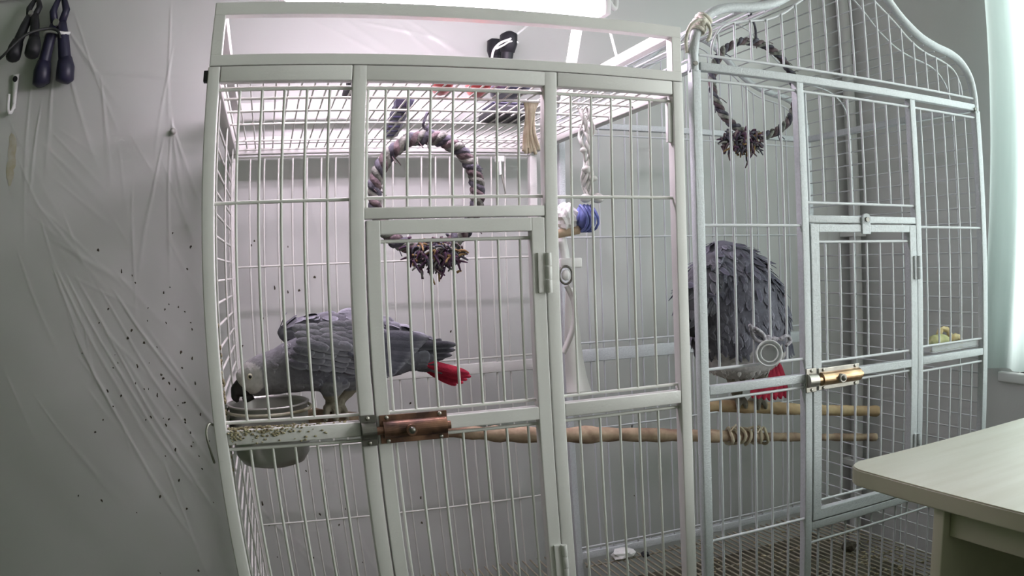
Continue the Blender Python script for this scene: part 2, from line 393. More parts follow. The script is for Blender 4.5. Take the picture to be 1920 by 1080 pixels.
box('rail', .0163, .6435, D1-.0172, D1, -.222, -.200, c1, C1B)
box('rail', .0163, .6435, D1-.0172, D1, BT, BT+.018, c1, C1B)
for a, b in (PX[0], PX[3]):
    box('rail', a, b, .0175, D1-.0175, .2339, .2533, c1, C1B); box('rail', a, b, .0175, D1-.0175, BT, BT+.018, c1, C1B)
box('rail', PX[0][0], PX[0][1], .0175, D1-.0175, -.2029, -.1846, c1, C1B)
RB, RW = .0019, .0023
YB = .010                                   # bars run inside the frame thickness
def vbars(xs, z0, z1, y, r, mt, parent, name='bar'):
    for x in xs: bar(name, (x, y, Z(z0)), (x, y, Z(z1)), r, mt, parent)
def hwire(x0, x1, y, z, r, mt, parent, name='cross_wire'): bar(name, (x0, y, Z(z)), (x1, y, Z(z)), r, mt, parent)
XLb = [.045+.0298*k for k in range(5)]; XDt = [.238+.0299*k for k in range(7)]; XRb = [.4912+.0298*k for k in range(5)]
for xs, pl, pr in ((XLb, PX[0][1], PX[1][0]), (XRb, PX[2][1], PX[3][0])):
    vbars(xs, -.178, .2255, YB, RB, c1w, C1B); vbars(xs, BT+.02, -.2085, YB, RB, c1w, C1B)
    hwire(pl, pr, YB, .0865, RW, c1w, C1B); hwire(pl, pr, YB, -.1765, RW, c1w, C1B); hwire(pl, pr, YB, -.2095, RW, c1w, C1B); hwire(pl, pr, YB, .2255, RW, c1w, C1B)
vbars([.2145]+XDt, .0752, .2255, YB, RB, c1w, C1B)
hwire(PX[1][1], PX[2][0], YB, .0875, RW, c1w, C1B); hwire(PX[1][1], PX[2][0], YB, .2255, RW, c1w, C1B)
# door, hung in the middle bay
DX0, DX1 = .2132, .4482
def frame_bm(rects): 
    bm = bmesh.new()
    for r in rects: bbox(bm, r[0], r[1], r[2], r[3], Z(r[4]), Z(r[5]))
    bevel(bm, .0014); return bm
door = from_bm('door', frame_bm([(DX0, DX0+.018, -.001, .0165, BT+.03, .0595), (DX1-.018, DX1, -.001, .0165, BT+.03, .0595), (DX0+.0175, DX1-.0175, -.0008, .0163, .0420, .0593), (DX0+.0175, DX1-.0175, -.0006, .0161, -.2025, -.1855), (DX0+.0175, DX1-.0175, -.0006, .0161, BT+.03, BT+.047)]), c1, C1B)
vbars(XDt, -.178, .0335, YB, RB, c1w, door); vbars(XDt, BT+.05, -.2095, YB, RB, c1w, door)
for z in (.0335, -.177, -.2095): hwire(DX0+.017, DX1-.017, YB, z, RW, c1w, door)
for zc in (-.012, -.405):                     # hinges
    h = rboxes('hinge', [(.4365, .4485, -.0045, -.0005, zc-.026, zc+.026)], c1, door, .001)
    for k in range(3): bar('knuckle', (.4505, -.0055, Z(zc-.026+.0175*k)), (.4505, -.0055, Z(zc-.026+.0175*(k+1)-.0012)), .0042, c1, h, 12)
# sliding bolt on the door
def bolt_latch(parent, x0, zc, s, plate, body, keep, y=-.002, knobx=.42, slope=0):
    L = rboxes('latch', [(x0+.026*s, x0+.118*s, y-.0025, y, zc-.0185*s, zc+.0185*s)], plate, parent, .0006)
    lat = bmesh.new(); vs = []
    n = 14
    for e, xx in enumerate((x0+.030*s, x0+.116*s)):
        vs.append([lat.verts.new((xx, y-.002-.013*s*math.sin(math.pi*k/n), Z(zc)+.0115*s*math.cos(math.pi*k/n))) for k in range(n+1)])
    for k in range(n): lat.faces.new((vs[0][k], vs[0][k+1], vs[1][k+1], vs[1][k]))
    lat.faces.new(vs[0]); lat.faces.new(vs[1][::-1]); bmesh.ops.recalc_face_normals(lat, faces=lat.faces[:])
    from_bm('sleeve', lat, body, L)
    bar('bolt', (x0+.002*s, y-.007*s, Z(zc)), (x0+.121*s, y-.007*s, Z(zc)), .0055*s, body, L, 16)
    kx = x0+(.03+.086*knobx)*s
    bar('knob', (kx, y-.012*s, Z(zc)), (kx, y-.021*s, Z(zc)), .0072*s, plate, L, 18); ball('knob_tip', (kx, y-.021*s, Z(zc)), .0048*s, M['steel_dark'], L)
    for fx in (.036,.108):
        for fz in (-.0152,.0152): ball('screw', (x0+fx*s, y-.003, Z(zc+fz*s)), .0030*s, M['zinc'], L, 1, .6, 1, 2)
    K = rboxes('keeper', [(x0, x0+.0215*s, y-.0025, y, zc-.0200*s, zc+.0200*s)], keep, parent, .0006)
    kb = bmesh.new(); vs = []
    for xx in (x0+.001*s, x0+.0205*s): vs.append([kb.verts.new((xx, y-.002-.012*s*math.sin(math.pi*k/n), Z(zc)+.0115*s*math.cos(math.pi*k/n))) for k in range(n+1)])
    for k in range(n): kb.faces.new((vs[0][k], vs[0][k+1], vs[1][k+1], vs[1][k]))
    kb.faces.new(vs[0]); kb.faces.new(vs[1][::-1]); bmesh.ops.recalc_face_normals(kb, faces=kb.faces[:])
    from_bm('loop', kb, keep, K)
    for fz in (-.0162,.0162): ball('screw', (x0+.0105*s, y-.003, Z(zc+fz*s)), .0030*s, M['zinc'], K, 1, .6, 1, 2)
    return L, K
bolt_latch(C1B, .1915, -.1955, .96, M['copper'], M['copper'], M['steel_dark'])
# back, side and roof wires
vbars([.046+.0302*k for k in range(20)], -.200, .2275, D1-.012, RB, c1w, C1B); vbars([.046+.0302*k for k in range(20)], BT+.018, -.222, D1-.012, RB, c1w, C1B)
for z in (.2275, .015, -.190, -.345, -.50): hwire(.0163, .6435, D1-.014, z, RB, c1w, C1B)
for k in range(29):                        # left side: level wires
    z = .205-.0302*k
    if abs(z+.194) < .012: continue
    bar('side_wire', (.0085, .0175, Z(z)), (.0085, D1-.0175, Z(z)), RB, c1w, C1B)
for y in (.10, .32, .54): bar('side_wire', (.0115, y, Z(BT)), (.0115, y, Z(.236)), RB, c1w, C1B)
for k in range(35): bar('roof_wire', (.0209+.018*k, .010, Z(.2425)), (.0209+.018*k, D1-.008, Z(.2425)), .0014, c1w, C1B)
for y in (.063, .13, .22, .326, .492, .6): bar('roof_wire', (.0163, y, Z(.2395)), (.6435, y, Z(.2395)), .0019, c1w, C1B)
for k in range(36): bar('grate_wire', (.02+.0175*k, .02, Z(-.645)), (.02+.0175*k, D1-.02, Z(-.645)), .0018, M['dark_wire'], C1B)
box('tray', .02, .64, .02, D1-.02, -.716, -.704, M['tray'], C1B, .002)
# open frame on top
TF = rboxes('top_frame', [(.001, .659, .0003, .0172, .2545, .2688), (.001, .659, .0003, .0172, .3204, .3377), (.001,.659, D1-.0175, D1, .2545,.2688), (.001,.659, D1-.0175, D1, .3204,.3377),
   (.001,.0168,.0005,.017,.268,.321), (.6432,.659,.0005,.017,.268,.321), (.001,.0168,D1-.017,D1-.0005,.268,.321), (.6432,.659,D1-.017,D1-.0005,.268,.321),
   (.0012,.0166,.017,D1-.017,.2546,.2686), (.0012,.0166,.017,D1-.017,.3206,.3375), (.6434,.6588,.017,D1-.017,.2546,.2686), (.6434,.6588,.017,D1-.017,.3206,.3375)], c1, C1B)
# small hook on the left post, and the gate latch stub near the top corner
tube('hook', spline([U(404,800,.01), U(392,795,.0), U(387,812,-.004), U(392,836,-.002), U(402,868,.012)], 5), .0016, M['zinc'], C1B, 6)
box('stop', -.006, .0, .004, .016, .236, .250, M['black'], C1B, .001)
box('clip_plate', .6365, .6435, .004, .012, .165, .222, M['white'], C1B, .001)

# ================================================================== CAGE TWO (arched top)
X2, D2 = 1.0, .55
C2B = thing('arched_bird_cage', 'pale grey bird cage with an arched top standing against the square cage', 'bird cage', (1.0,.275,0))
c2, c2w = M['cage2'], M['cage2w']
PL, PR = (.6765,.6905), (1.3105,1.3245); PB = (.8655,.8795); PC = (1.1225,1.1362)
ARCH = [(.0,.505),(.03,.501),(.06,.486),(.094,.458),(.122,.432),(.166,.404),(.21,.390),(.255,.382),(.287,.367),(.309,.340),(.317,.304),(.317,.272)]
ARCHI = [(.0,.480),(.03,.474),(.06,.452),(.106,.421),(.144,.392),(.182,.374),(.23,.364),(.264,.350),(.281,.323),(.2835,.298)]
def arch_pts(A, y, n=5): 
    L = [(X2-a, y, Z(b)) for a, b in A[::-1]]; R = [(X2+a, y, Z(b)) for a, b in A[1:]]
    return spline(L+R, n)
for y in (.007, D2-.007):
    tube('arch', arch_pts(ARCH, y), .0078, c2, C2B, 12)
    tube('arch_wire', arch_pts(ARCHI, y+(.003 if y < .1 else -.003)), .0021, c2w, C2B, 8)
for y in (.07, .385):                      # wire hoops of the roof that run on down the right side
    A = [(a, b-.011) for a, b in ARCH]
    tube('hoop', arch_pts(A, y, 4), .0018, c2w, C2B, 6)
box('post', PL[0], PL[1], 0, .0145, ZF+.04, .275, c2, C2B); box('post', PR[0], PR[1], 0, .0145, ZF+.04, .275, c2, C2B)
box('post', PL[0], PL[1], D2-.0145, D2, ZF+.04, .275, c2, C2B); box('post', PR[0], PR[1], D2-.0145, D2, ZF+.04, .275, c2, C2B)
for a in (.6835, 1.3175):
    for y in (.007, D2-.007):
        o = lathe('caster', [(0,-.012),(.018,-.012),(.02,-.008),(.02,.008),(.018,.012),(0,.012)], (a, y, .02), M['black'], C2B, 20, Vector((1,0,0)))
        bar('caster_stem', (a,y,.02), (a,y,.05), .006, M['steel'], o)
box('post', PB[0], PB[1], 0, .0145, BT, .2749, c2, C2B); box('post', PC[0], PC[1], 0, .0145, -.445, .2749, c2, C2B)
box('rail', PL[1], PR[0], .0003, .0142, .2749, .2876, c2, C2B); box('rail', PL[1], PR[0], D2-.0142, D2, .2749, .2876, c2, C2B)
for a, b in ((PL[1], PB[0]), (PC[1], PR[0])): box('rail', a, b, .0003, .0142, -.1975, -.1840, c2, C2B)
box('rail', PL[1], PR[0], D2-.0142, D2, -.2045, -.1790, c2, C2B)
box('rail', PB[1], PC[0], .0003, .0142, .0515, .0632, c2, C2B)
box('rail', PB[1], PR[0], .0003, .0142, -.4465, -.4325, c2, C2B)
box('rail', PL[1], PR[0], .0003, .0142, BT, BT+.016, c2, C2B); box('rail', PL[1], PR[0], D2-.0142, D2, -.632, -.615, c2, C2B); box('rail', PL[1], PR[0], D2-.0142, D2, BT, BT+.016, c2, C2B)
for P_ in (PL, PR):
    box('rail', P_[0], P_[1], .0145, D2-.0145, .2749, .2874, c2, C2B); box('rail', P_[0], P_[1], .0145, D2-.0145, BT, BT+.016, c2, C2B)
y2 = .008
XA = [.713+.0309*k for k in range(5)]; XB2 = [.888+.0300*k for k in range(8)]; XC2 = [1.156+.0318*k for k in range(5)]
XD = [.9175+.0302*k for k in range(6)]
vbars(XA, -.160, .2615, y2, RB, c2w, C2B); vbars(XA, BT+.016, -.2045, y2, RB, c2w, C2B)
vbars(XB2, .0835, .2615, y2, RB, c2w, C2B)
vbars(XC2, -.165, .2615, y2, RB, c2w, C2B); vbars(XC2, -.432, -.209, y2, RB, c2w, C2B)
vbars([.8995+.0300*k for k in range(14)], BT+.016, -.4465, y2, RB, c2w, C2B)
hwire(PL[1], PB[0], y2-.003, .0472, RW, c2w, C2B); hwire(PL[1], PB[0], y2-.003, -.1600, RW, c2w, C2B); hwire(PL[1], PB[0], y2-.003, -.2050, RW, c2w, C2B); hwire(PL[1], PB[0], y2-.004, -.4235, .0026, c2w, C2B)
hwire(PC[1], PR[0], y2-.003, .0465, RW, c2w, C2B); hwire(PC[1], PR[0], y2-.003, -.1655, RW, c2w, C2B); hwire(PC[1], PR[0], y2-.003, -.2095, RW, c2w, C2B)
hwire(PL[1], PR[0], y2-.003, .2995, RW, c2w, C2B); hwire(PL[1], PR[0], y2-.003, .2612, RW, c2w, C2B); hwire(PB[1], PC[0], y2-.003, .0832, RW, c2w, C2B)
hwire(PB[1], PR[0], y2-.003, -.470, RW, c2w, C2B)
import bisect
def arch_z(A, dx):
    for (a, b), (c, d) in zip(A, A[1:]):
        if a <= dx <= c: return b+(d-b)*(dx-a)/(c-a)
    return A[-1][1]
k = 0
for x in XA+[.888+.0305*i for i in range(14)]:
    pass
for i in range(-9, 10):
    dx = i*.0303
    if abs(dx) < .282: bar('bar', (X2+dx, y2, Z(.2995)), (X2+dx, y2, Z(arch_z(ARCHI, abs(dx)))), RB, c2w, C2B)
door2 = from_bm('door', frame_bm([(.8815,.8985,-.001,.0135,-.4305,.0495), (1.1045,1.1208,-.001,.0135,-.4305,.0495), (.898,1.105,-.0008,.0133,.0368,.0493), (.898,1.105,-.0008,.0133,-.198,-.1845), (.898,1.105,-.0008,.0133,-.4303,-.412)]), c2, C2B)
vbars(XD, -.1695, .0215, y2, RB, c2w, door2); vbars(XD, -.398, -.2045, y2, RB, c2w, door2)
for z in (.0215, -.1690, -.2045, -.3985): hwire(.898, 1.105, y2-.003, z, RW, c2w, door2)
hg = rboxes('hinge', [(1.112, 1.1225, -.0045, -.0005, -.045, -.004)], c2, door2, .001)
for k in range(2): bar('knuckle', (1.1215, -.005, Z(-.045+.021*k)), (1.1215, -.005, Z(-.045+.021*(k+1)-.0012)), .004, c2, hg, 12)
hg = rboxes('hinge', [(1.112, 1.1225, -.0045, -.0005, -.36, -.319)], c2, door2, .001)
for k in range(2): bar('knuckle', (1.1215, -.005, Z(-.36+.021*k)), (1.1215, -.005, Z(-.36+.021*(k+1)-.0012)), .004, c2, hg, 12)
p_ = U(1622,412,0)
tb = rboxes('door_tab', [(p_.x-.0095, p_.x+.0095, -.0035, -.0005, .0335, .058)], c2, C2B, .001)
bar('tab_eye', (p_.x, 0, Z(.058)), (p_.x, -.0040, Z(.058)), .0095, c2, tb, 20); bar('tab_pin', (p_.x, 0, Z(.0575)), (p_.x, -.007, Z(.0575)), .004, M['steel_dark'], tb, 12)
bolt_latch(C2B, .8645, -.1945, .94, M['zinc'], M['brass'], M['zinc'])
for (px, py) in ((1304.5,119),(1829,205)): q = U(px,py,-.001); bar('bolt_head', (q.x,.002,q.z), (q.x,-.002,q.z), .0036, M['steel_dark'], C2B, 12)
# back wires, right side wires, roof wires
XBk = [.706+.0303*k for k in range(20)]
vbars(XBk, -.179, .2749, D2-.010, RB, c2w, C2B); vbars(XBk, -.615, -.2045, D2-.010, RB, c2w, C2B)
for x in XBk:
    dx = abs(x-X2)
    if dx < .28: bar('bar', (x, D2-.010, Z(.2876)), (x, D2-.010, Z(arch_z(ARCHI, dx))), RB, c2w, C2B)
for z in (.2620, .0500, -.165, -.345, -.605): hwire(PL[1], PR[0], D2-.012, z, RB, c2w, C2B)
for k in range(34):
    z = .262-.0292*k
    if z < BT+.02: break
    bar('side_wire', (1.3165, .014, Z(z)), (1.3165, D2-.014, Z(z)), .0016, c2w, C2B)
for y in (.07, .23, .385): bar('side_wire', (1.3195, y, Z(BT)), (1.3195, y, Z(.28)), .0017, c2w, C2B)
acc, last, ROOF2 = 0, None, []
ap = arch_pts([(a, b-.009) for a, b in ARCH], .02, 12)
for v in ap:
    if last is not None: acc += (v-last).length
    last = v
    if acc >= .0292:
        acc = 0; ROOF2.append((v.x, v.z)); bar('roof_wire', (v.x, .012, v.z), (v.x, D2-.012, v.z), .0016, c2w, C2B)
for k in range(40):
    x = .694+.0157*k
    bar('grate_wire', (x, .016, Z(-.640)), (x, D2-.016, Z(-.640)), .0019, M['dark_wire'], C2B)
for y in (.05,.20,.36,.52): bar('grate_wire', (.69, y, Z(-.6435)), (1.31, y, Z(-.6435)), .002, M['dark_wire'], C2B)
box('tray', .69, 1.31, .016, D2-.016, -.705, -.695, M['tray'], C2B, .002)
# cord that ties the two cages together
tie = thing('binding_cord', 'white cotton cord knotted round the left shoulder of the arched cage', 'cord', (.695,.007,Z(.345)))
shl = [v for v in arch_pts(ARCH, .007, 12) if v.x < .75]
for k, zz in enumerate((.336,.342,.348,.354,.359)):
    n_ = min(range(1, len(shl)-1), key=lambda q: abs(shl[q].z-Z(zz))); c = shl[n_]; t_ = (shl[n_+1]-shl[n_-1]).normalized(); e1 = t_.cross(Vector((0,1,0))).normalized(); e2 = t_.cross(e1)
    tube('coil', [c+(e1*math.cos(t*math.pi/8)+e2*math.sin(t*math.pi/8))*(.0105+.0007*(k % 2))+t_*.0022*math.sin(t*math.pi/8+k) for t in range(16)], .0030, M['cotton'], tie, 8, True)
kn = Vector((.694, -.0055, Z(.349))); ball('knot', kn, .0062, M['cotton'], tie, 1.2, .8, 1, 2)
tube('tail_end', spline([kn, kn+Vector((.008,-.003,-.006)), kn+Vector((.011,-.001,-.018)), kn+Vector((.006,0,-.030))], 5), .0027, M['cotton'], tie, 8)
tube('tail_end', spline([kn, kn+Vector((-.010,-.002,.001)), kn+Vector((-.020,.004,-.008)), kn+Vector((-.024,.010,-.028)), kn+Vector((-.021,.014,-.048))], 5), .0026, M['cotton'], tie, 8)

# ================================================================== LAMP over the square cage
lp = thing('strip_lamp', 'glowing white strip lamp above the square cage', 'lamp', (.33,.20,Z(.42)))
LX0, LX1, LY = .085, .628, .20
bm = bmesh.new(); n = 14; v = []
for xx in (LX0+.012, LX1-.012): v.append([bm.verts.new((xx, LY-.026*math.cos(math.pi*k/n), Z(.436)-.030*math.sin(math.pi*k/n))) for k in range(n+1)])
for k in range(n): bm.faces.new((v[0][k], v[0][k+1], v[1][k+1], v[1][k]))
bm.faces.new(v[0]); bm.faces.new(v[1][::-1]); bm.faces.new((v[0][0], v[1][0], v[1][n], v[0][n])); bmesh.ops.recalc_face_normals(bm, faces=bm.faces[:])
from_bm('diffuser', bm, M['lamp'], lp)
box('housing', LX0, LX1, LY-.03, LY+.03, .437, .466, M['white'], lp, .003)
box('end_cap', LX0, LX0+.012, LY-.029, LY+.029, .404, .437, M['wall'], lp, .003); box('end_cap', LX1-.012, LX1, LY-.029, LY+.029, .404, .437, M['wall'], lp, .003)
tube('flex', spline([(LX1,LY,Z(.45)),(LX1+.018,LY,Z(.425)),(LX1+.026,LY+.01,Z(.455)),(LX1+.02,LY+.02,Z(.52)),(LX1+.02,LY+.05,Z(.75)),(LX1+.03,LY+.05,Z(ZC))], 6), .005, M['wall'], lp, 8)
for x in (LX0+.09, LX1-.09): bar('hanger', (x, LY, Z(.466)), (x, LY, Z(ZC)), .0015, M['steel'], lp, 6)

# ================================================================== TABLE
tx0, ty1, zt = .806, -.155, -.29
tb = thing('table', 'pale laminate table with rounded corners in front of the arched cage', 'table', (1.15,-.6,0))
def slab(x0, x1, y0, y1, z0, z1, r):
    bm = bmesh.new(); pts = []
    for cx, cy, a0 in ((x1-r,y1-r,0),(x0+r,y1-r,90),(x0+r,y0+r,180),(x1-r,y0+r,270)):
        for k in range(9): a = math.radians(a0+k*90/8); pts.append((cx+r*math.cos(a), cy+r*math.sin(a)))
    top = [bm.verts.new((x,y,Z(z1))) for x,y in pts]; bot = [bm.verts.new((x,y,Z(z0))) for x,y in pts]
    bm.faces.new(top); bm.faces.new(bot[::-1]); n = len(pts)
    for k in range(n): bm.faces.new((top[k], bot[k], bot[(k+1)%n], top[(k+1)%n]))
    bmesh.ops.recalc_face_normals(bm, faces=bm.faces[:]); return bm
tx1, ty0 = 1.42, -1.25
bm = slab(tx0, tx1, ty0, ty1, zt-.0245, zt, .04)
bmesh.ops.bevel(bm, geom=[e for e in bm.edges if abs(e.verts[0].co.z-e.verts[1].co.z) < 1e-6], offset=.002, segments=2, affect='EDGES')
top = from_bm('table_top', bm, M['table'], tb)
top.data.materials.append(M['table_edge'])
for p in top.data.polygons:
    if abs(p.normal.z) < .5: p.material_index = 1
lq = UZ(1752,952,zt-.0245); lr = UZ(1772,956,zt-.0245)
lx = lq.x; ly = (lq.y+lr.y)/2
box('side_panel', lx, tx1-.03, ly-.009, ly+.009, ZF, zt-.0245, M['table_edge'], tb, .0015)
box('side_panel', lx, tx1-.03, ty0+.06, ty0+.078, ZF, zt-.0245, M['table_edge'], tb, .0015)
box('apron', lx+.012, lx+.028, ty0+.079, ly-.010, zt-.062, zt-.0245, M['table_edge'], tb, .001)
box('back_panel', tx1-.06, tx1-.044, ty0+.079, ly-.010, -.80, zt-.0245, M['table_edge'], tb, .001)

# ================================================================== PERCHES
def branch(name, pts, rads, mt, knots, parent=None):
    ps = spline(pts, 14); n = len(ps); bm = bmesh.new(); rr = []
    for i in range(n):
        t = i/(n-1)*(len(rads)-1); j = min(int(t), len(rads)-2); r = rads[j]+(rads[j+1]-rads[j])*(t-j)
        r *= 1+.06*math.sin(i*1.3)+.05*math.sin(i*.57+2)
        for kx in knots: r *= 1+.22*math.exp(-((i/(n-1)-kx)/.012)**2)
        rr.append(r)
    tube_into(bm, ps, rr, 14); bmesh.ops.recalc_face_normals(bm, faces=bm.faces[:])
    for v in bm.verts: v.co += Vector((random.uniform(-1,1), random.uniform(-1,1), random.uniform(-1,1)))*.0006
    return from_bm(name, bm, mt, parent, True)
pa = [Vector((.0152,.190,Z(-.190))), U(556,779,.171), U(640,786,.152), U(850,809,.168), U(1000,816,.188), U(1150,815,.214), U(1290,817,.235), U(1425,819,.25)]
tag(branch('perch_branch', pa, [.010,.0105,.0120,.0095,.0125,.0120,.0115,.0105], M['wood'], [.36,.5,.67]), 'long brown natural branch perch passing from the square cage into the arched one', 'perch')
pb = [U(1416,819,.2495), U(1500,820,.268), UX(1560,820,1.20), UX(1642,820,1.3155)]
tag(branch('perch_branch', pb, [.0085,.0085,.0078,.0090], M['wood'], [.3,.7]), 'thin knotty branch perch ending at the right side of the arched cage', 'perch')
pc = [U(1322,760,.24), U(1420,764,.25), U(1500,768,.265), UX(1570,770,1.20), UX(1645,771,1.3155)]
tag(branch('perch_dowel', pc, [.0115,.0115,.0118,.0115,.0118], M['wood_pale'], [.55]), 'pale peeled wooden perch under the puffed grey parrot', 'perch')
wr = thing('rope_wrap', 'frayed pale cord wound round the branch perch in the arched cage', 'cord', U(1400,818,.248))
for k in range(7):
    c = U(1366+k*11, 818-(k%3), .243+k*.002)
    tube('turn', [c+Vector((.003*math.sin(t+k), .0145*math.cos(2*math.pi*t/12), (.0145+.002*random.random())*math.sin(2*math.pi*t/12))) for t in range(12)], .0030, M['beige'], wr, 6, True)
for k in range(5):
    c = U(1370+k*16, 808, .236); tube('frayed_end', spline([c, c+Vector((random.uniform(-.01,.01),-.006,random.uniform(.004,.012))), c+Vector((random.uniform(-.02,.02),-.008,random.uniform(-.004,.016)))], 4), .0013, M['beige'], wr, 5)

# ================================================================== FOOD BOWL
bc = U(502,757,.101)
bw = thing('food_bowl', 'stainless steel food bowl hooked in the corner under the feeding parrot', 'bowl', (bc.x, bc.y, bc.z-.08))
lathe('bowl', [(0,-.0815),(.030,-.0815),(.045,-.077),(.053,-.066),(.0555,-.045),(.0565,-.02),(.057,0),(.060,.001),(.060,.0025),(.0565,.003),(.0545,-.002),(.053,-.045),(.050,-.066),(.042,-.074),(0,-.077)], bc, M['steel'], bw, 48)
lathe('seed_fill', [(0,-.022),(.02,-.019),(.04,-.024),(.0535,-.030),(.0535,-.034),(0,-.034)], bc, M['crumb'], bw, 30)
tube('holder_ring', [(bc.x+.0615*math.cos(t*math.pi/16), bc.y+.0615*math.sin(t*math.pi/16), bc.z-.006) for t in range(32)], .0022, M['dark_wire'], bw, 8, True)
bar('holder_arm', (bc.x-.058, bc.y, bc.z-.006), (.0115, bc.y, bc.z-.006), .0022, M['dark_wire'], bw)
# crumbs on the rail and the corner
bm = bmesh.new(); rnd = random.Random(5)
for _ in range(320):
    x = .018+abs(rnd.gauss(0,.055)); 
    if x > .185: continue
    s = rnd.uniform(.0008,.0020)
    if rnd.random() < .55: c = Vector((x, rnd.uniform(.001,.016), Z(-.1846)+s*.4))
    else: c = Vector((x, -.0005, Z(-.1846-abs(rnd.gauss(0,.0075)))))
    if c.z < Z(-.203): continue
    vs = bmesh.ops.create_icosphere(bm, subdivisions=1, radius=s)['verts']
    for v in vs: v.co = Vector((v.co.x*1.3, v.co.y*.6, v.co.z*.8))+c
tag(from_bm('food_crumbs', bm, M['crumb'], None, True), 'dried food crumbs stuck along the cage rail beside the bowl', 'crumbs', kind='stuff')
bm = bmesh.new()
for _ in range(90):
    c = Vector((.0125, rnd.uniform(.02,.10), Z(-.16+rnd.gauss(0,.045)))); s = rnd.uniform(.0015,.0045)
    vs = bmesh.ops.create_icosphere(bm, subdivisions=1, radius=s)['verts']
    for v in vs: v.co = Vector((v.co.x*.6, v.co.y*1.2, v.co.z))+c
tag(from_bm('caked_food', bm, M['crumb'], None, True), 'caked food residue on the side wires behind the bowl', 'food residue', kind='stuff')

# ================================================================== ROPE RINGS
def rope_ring(label, cx, top, bottom, left, right, y, yaw, tassel_c, tassel_r, hang_top, seed, k_=1.0):
    rnd = random.Random(seed)
    Cn = (U(left[0],left[1],y)+U(right[0],right[1],y))/2
    a = (U(right[0],right[1],y).x-U(left[0],left[1],y).x)/2/math.cos(yaw); zt_, zb_ = U(top[0],top[1],y).z, U(bottom[0],bottom[1],y).z
    c = Vector((Cn.x, y, (zt_+zb_)/2)); bz = (zt_-zb_)/2; ex = Vector((math.cos(yaw), math.sin(yaw), 0)); ez = Vector((0,0,1)); ey = ex.cross(ez)
    t = thing('rope_ring', label, 'rope toy', c-Vector((0,0,bz)), 'braided rope rings')
    NT, NP = 17, 240
    mats = [M['ropeA'], M['ropeB'], M['ropeC']]
    for s in range(3):
        pts = []
        for i in range(NP):
            th = 2*math.pi*i/NP; rad = (a*math.cos(th))*ex+(bz*math.sin(th))*ez; nr = (math.cos(th)*ex+math.sin(th)*ez)
            ph = NT*th+2*math.pi*s/3; off = k_*.0060*(1+.18*math.sin(5*th+s))
            pts.append(c+rad+nr*off*math.cos(ph)+ey*off*math.sin(ph))
        tube('strand', pts, [k_*.0060*(1+.14*math.sin(i*.9+s)) for i in range(NP)], mats[s], t, 8, True)
    bms = {k: bmesh.new() for k in 'ABCDE'}
    tc = U(*tassel_c, y-.008)
    for i in range(420):
        k = rnd.choice('AABCDEE'); d = Vector((rnd.gauss(0,1), rnd.gauss(0,.6), rnd.gauss(-.35,.8))).normalized()
        p0 = tc+Vector((max(-1,min(1,rnd.gauss(0,.45))), rnd.gauss(0,.25), rnd.gauss(.12,.26)))*tassel_r
        L = rnd.uniform(.16,.44)*tassel_r
        p1 = p0+d*L*.6; p2 = p1+(d+Vector((rnd.gauss(0,.5),rnd.gauss(0,.3),-.6)))*L*.5
        tube_into(bms[k], spline([p0,p1,p2],3), [.0022,.0022,.0021,.0019,.0017,.0015,.0010], 5)
    for k, b in bms.items():
        bmesh.ops.recalc_face_normals(b, faces=b.faces[:]); o = from_bm('tassel', b, M['rope'+k], t, True); o['kind'] = 'stuff'
    for i in range(26):
        th = rnd.uniform(0, 2*math.pi); p0 = c+(a*math.cos(th))*ex+(bz*math.sin(th))*ez; d = Vector((rnd.gauss(0,1), -.5, rnd.gauss(0,1))).normalized()
        tube('loose_thread', spline([p0, p0+d*.012, p0+d*.019+Vector((.004,0,-.006))],4), .0009, mats[i%3], t, 5)
    tp = c+ez*bz
    if hang_top is None: hx, hz = min(ROOF2, key=lambda q: abs(q[0]-tp.x))
    else: hx, hz = min((.0209+.018*q for q in range(35)), key=lambda q: abs(q-tp.x)), hang_top
    for s in (-1,1):
        tube('hanger', spline([tp+ex*.008*s, tp+ez*.012+ey*.008*s, tp+ez*(hz-tp.z)*.5+ex*.005*s, Vector((hx+.002*s, y, hz))],5), .0024, M['ropeA'], t, 6)
    return t
r1 = rope_ring('braided multicoloured rope ring with ragged tassel hanging inside the square cage', 797, (797,258), (800,470), (703,355), (893,355), .25, -.10, (818,480), .040, Z(.243), 21)
rope_ring('braided dark rope ring with bushy tassel hanging under the arched roof', 1410, (1410,78), (1395,252), (1333,168), (1494,168), .20, .05, (1393,268), .036, None, 22, .66)

# ================================================================== HANGING TOYS
# knotted strip toy with the blue ribbon
yt = .165
ht = thing('hanging_toy', 'hanging toy of white twisted strips with a blue ribbon and wooden stick', 'bird toy', U(1090,445,yt))
for (a, amp) in (((1086,192),.004),((1091,192),.005),((1096,193),.003),((1100,192),.005),((1104,194),.003),((1109,193),.004)):
    pts = [];
    for k in range(15):
        t = k/14; p = U(a[0]+(1106-a[0])*t*.6+4*math.sin(k*1.1+a[0]), a[1]+(375-a[1])*t, yt); p.y += amp*math.cos(k*1.7+a[0]); p.z = min(p.z, Z(.2418)); pts.append(p)
    tube('twisted_strip', spline(pts,3), [.0022+.0009*math.sin(i*.5+a[0]) for i in range(14*3+1)], M['milky'], ht, 6)
for k,(px,py,r) in enumerate(((1100,318,.007),(1094,282,.005),(1112,335,.006),(1121,372,.009),(1098,372,.008))):
    ball('knot', U(px,py,yt-.006), r, M['milky'], ht, 1.2,.9,.9,2)
tb_ = bmesh.new(); c = U(1098,410,yt)
tube_into(tb_, [c+Vector((-.012,0,.004)), c+Vector((-.006,0,.003)), c+Vector((.004,0,0)), c+Vector((.012,0,-.002))], [.0155,.019,.020,.0155], 18)
bmesh.ops.recalc_face_normals(tb_, faces=tb_.faces[:]); from_bm('blue_ribbon', tb_, M['blue'], ht, True)
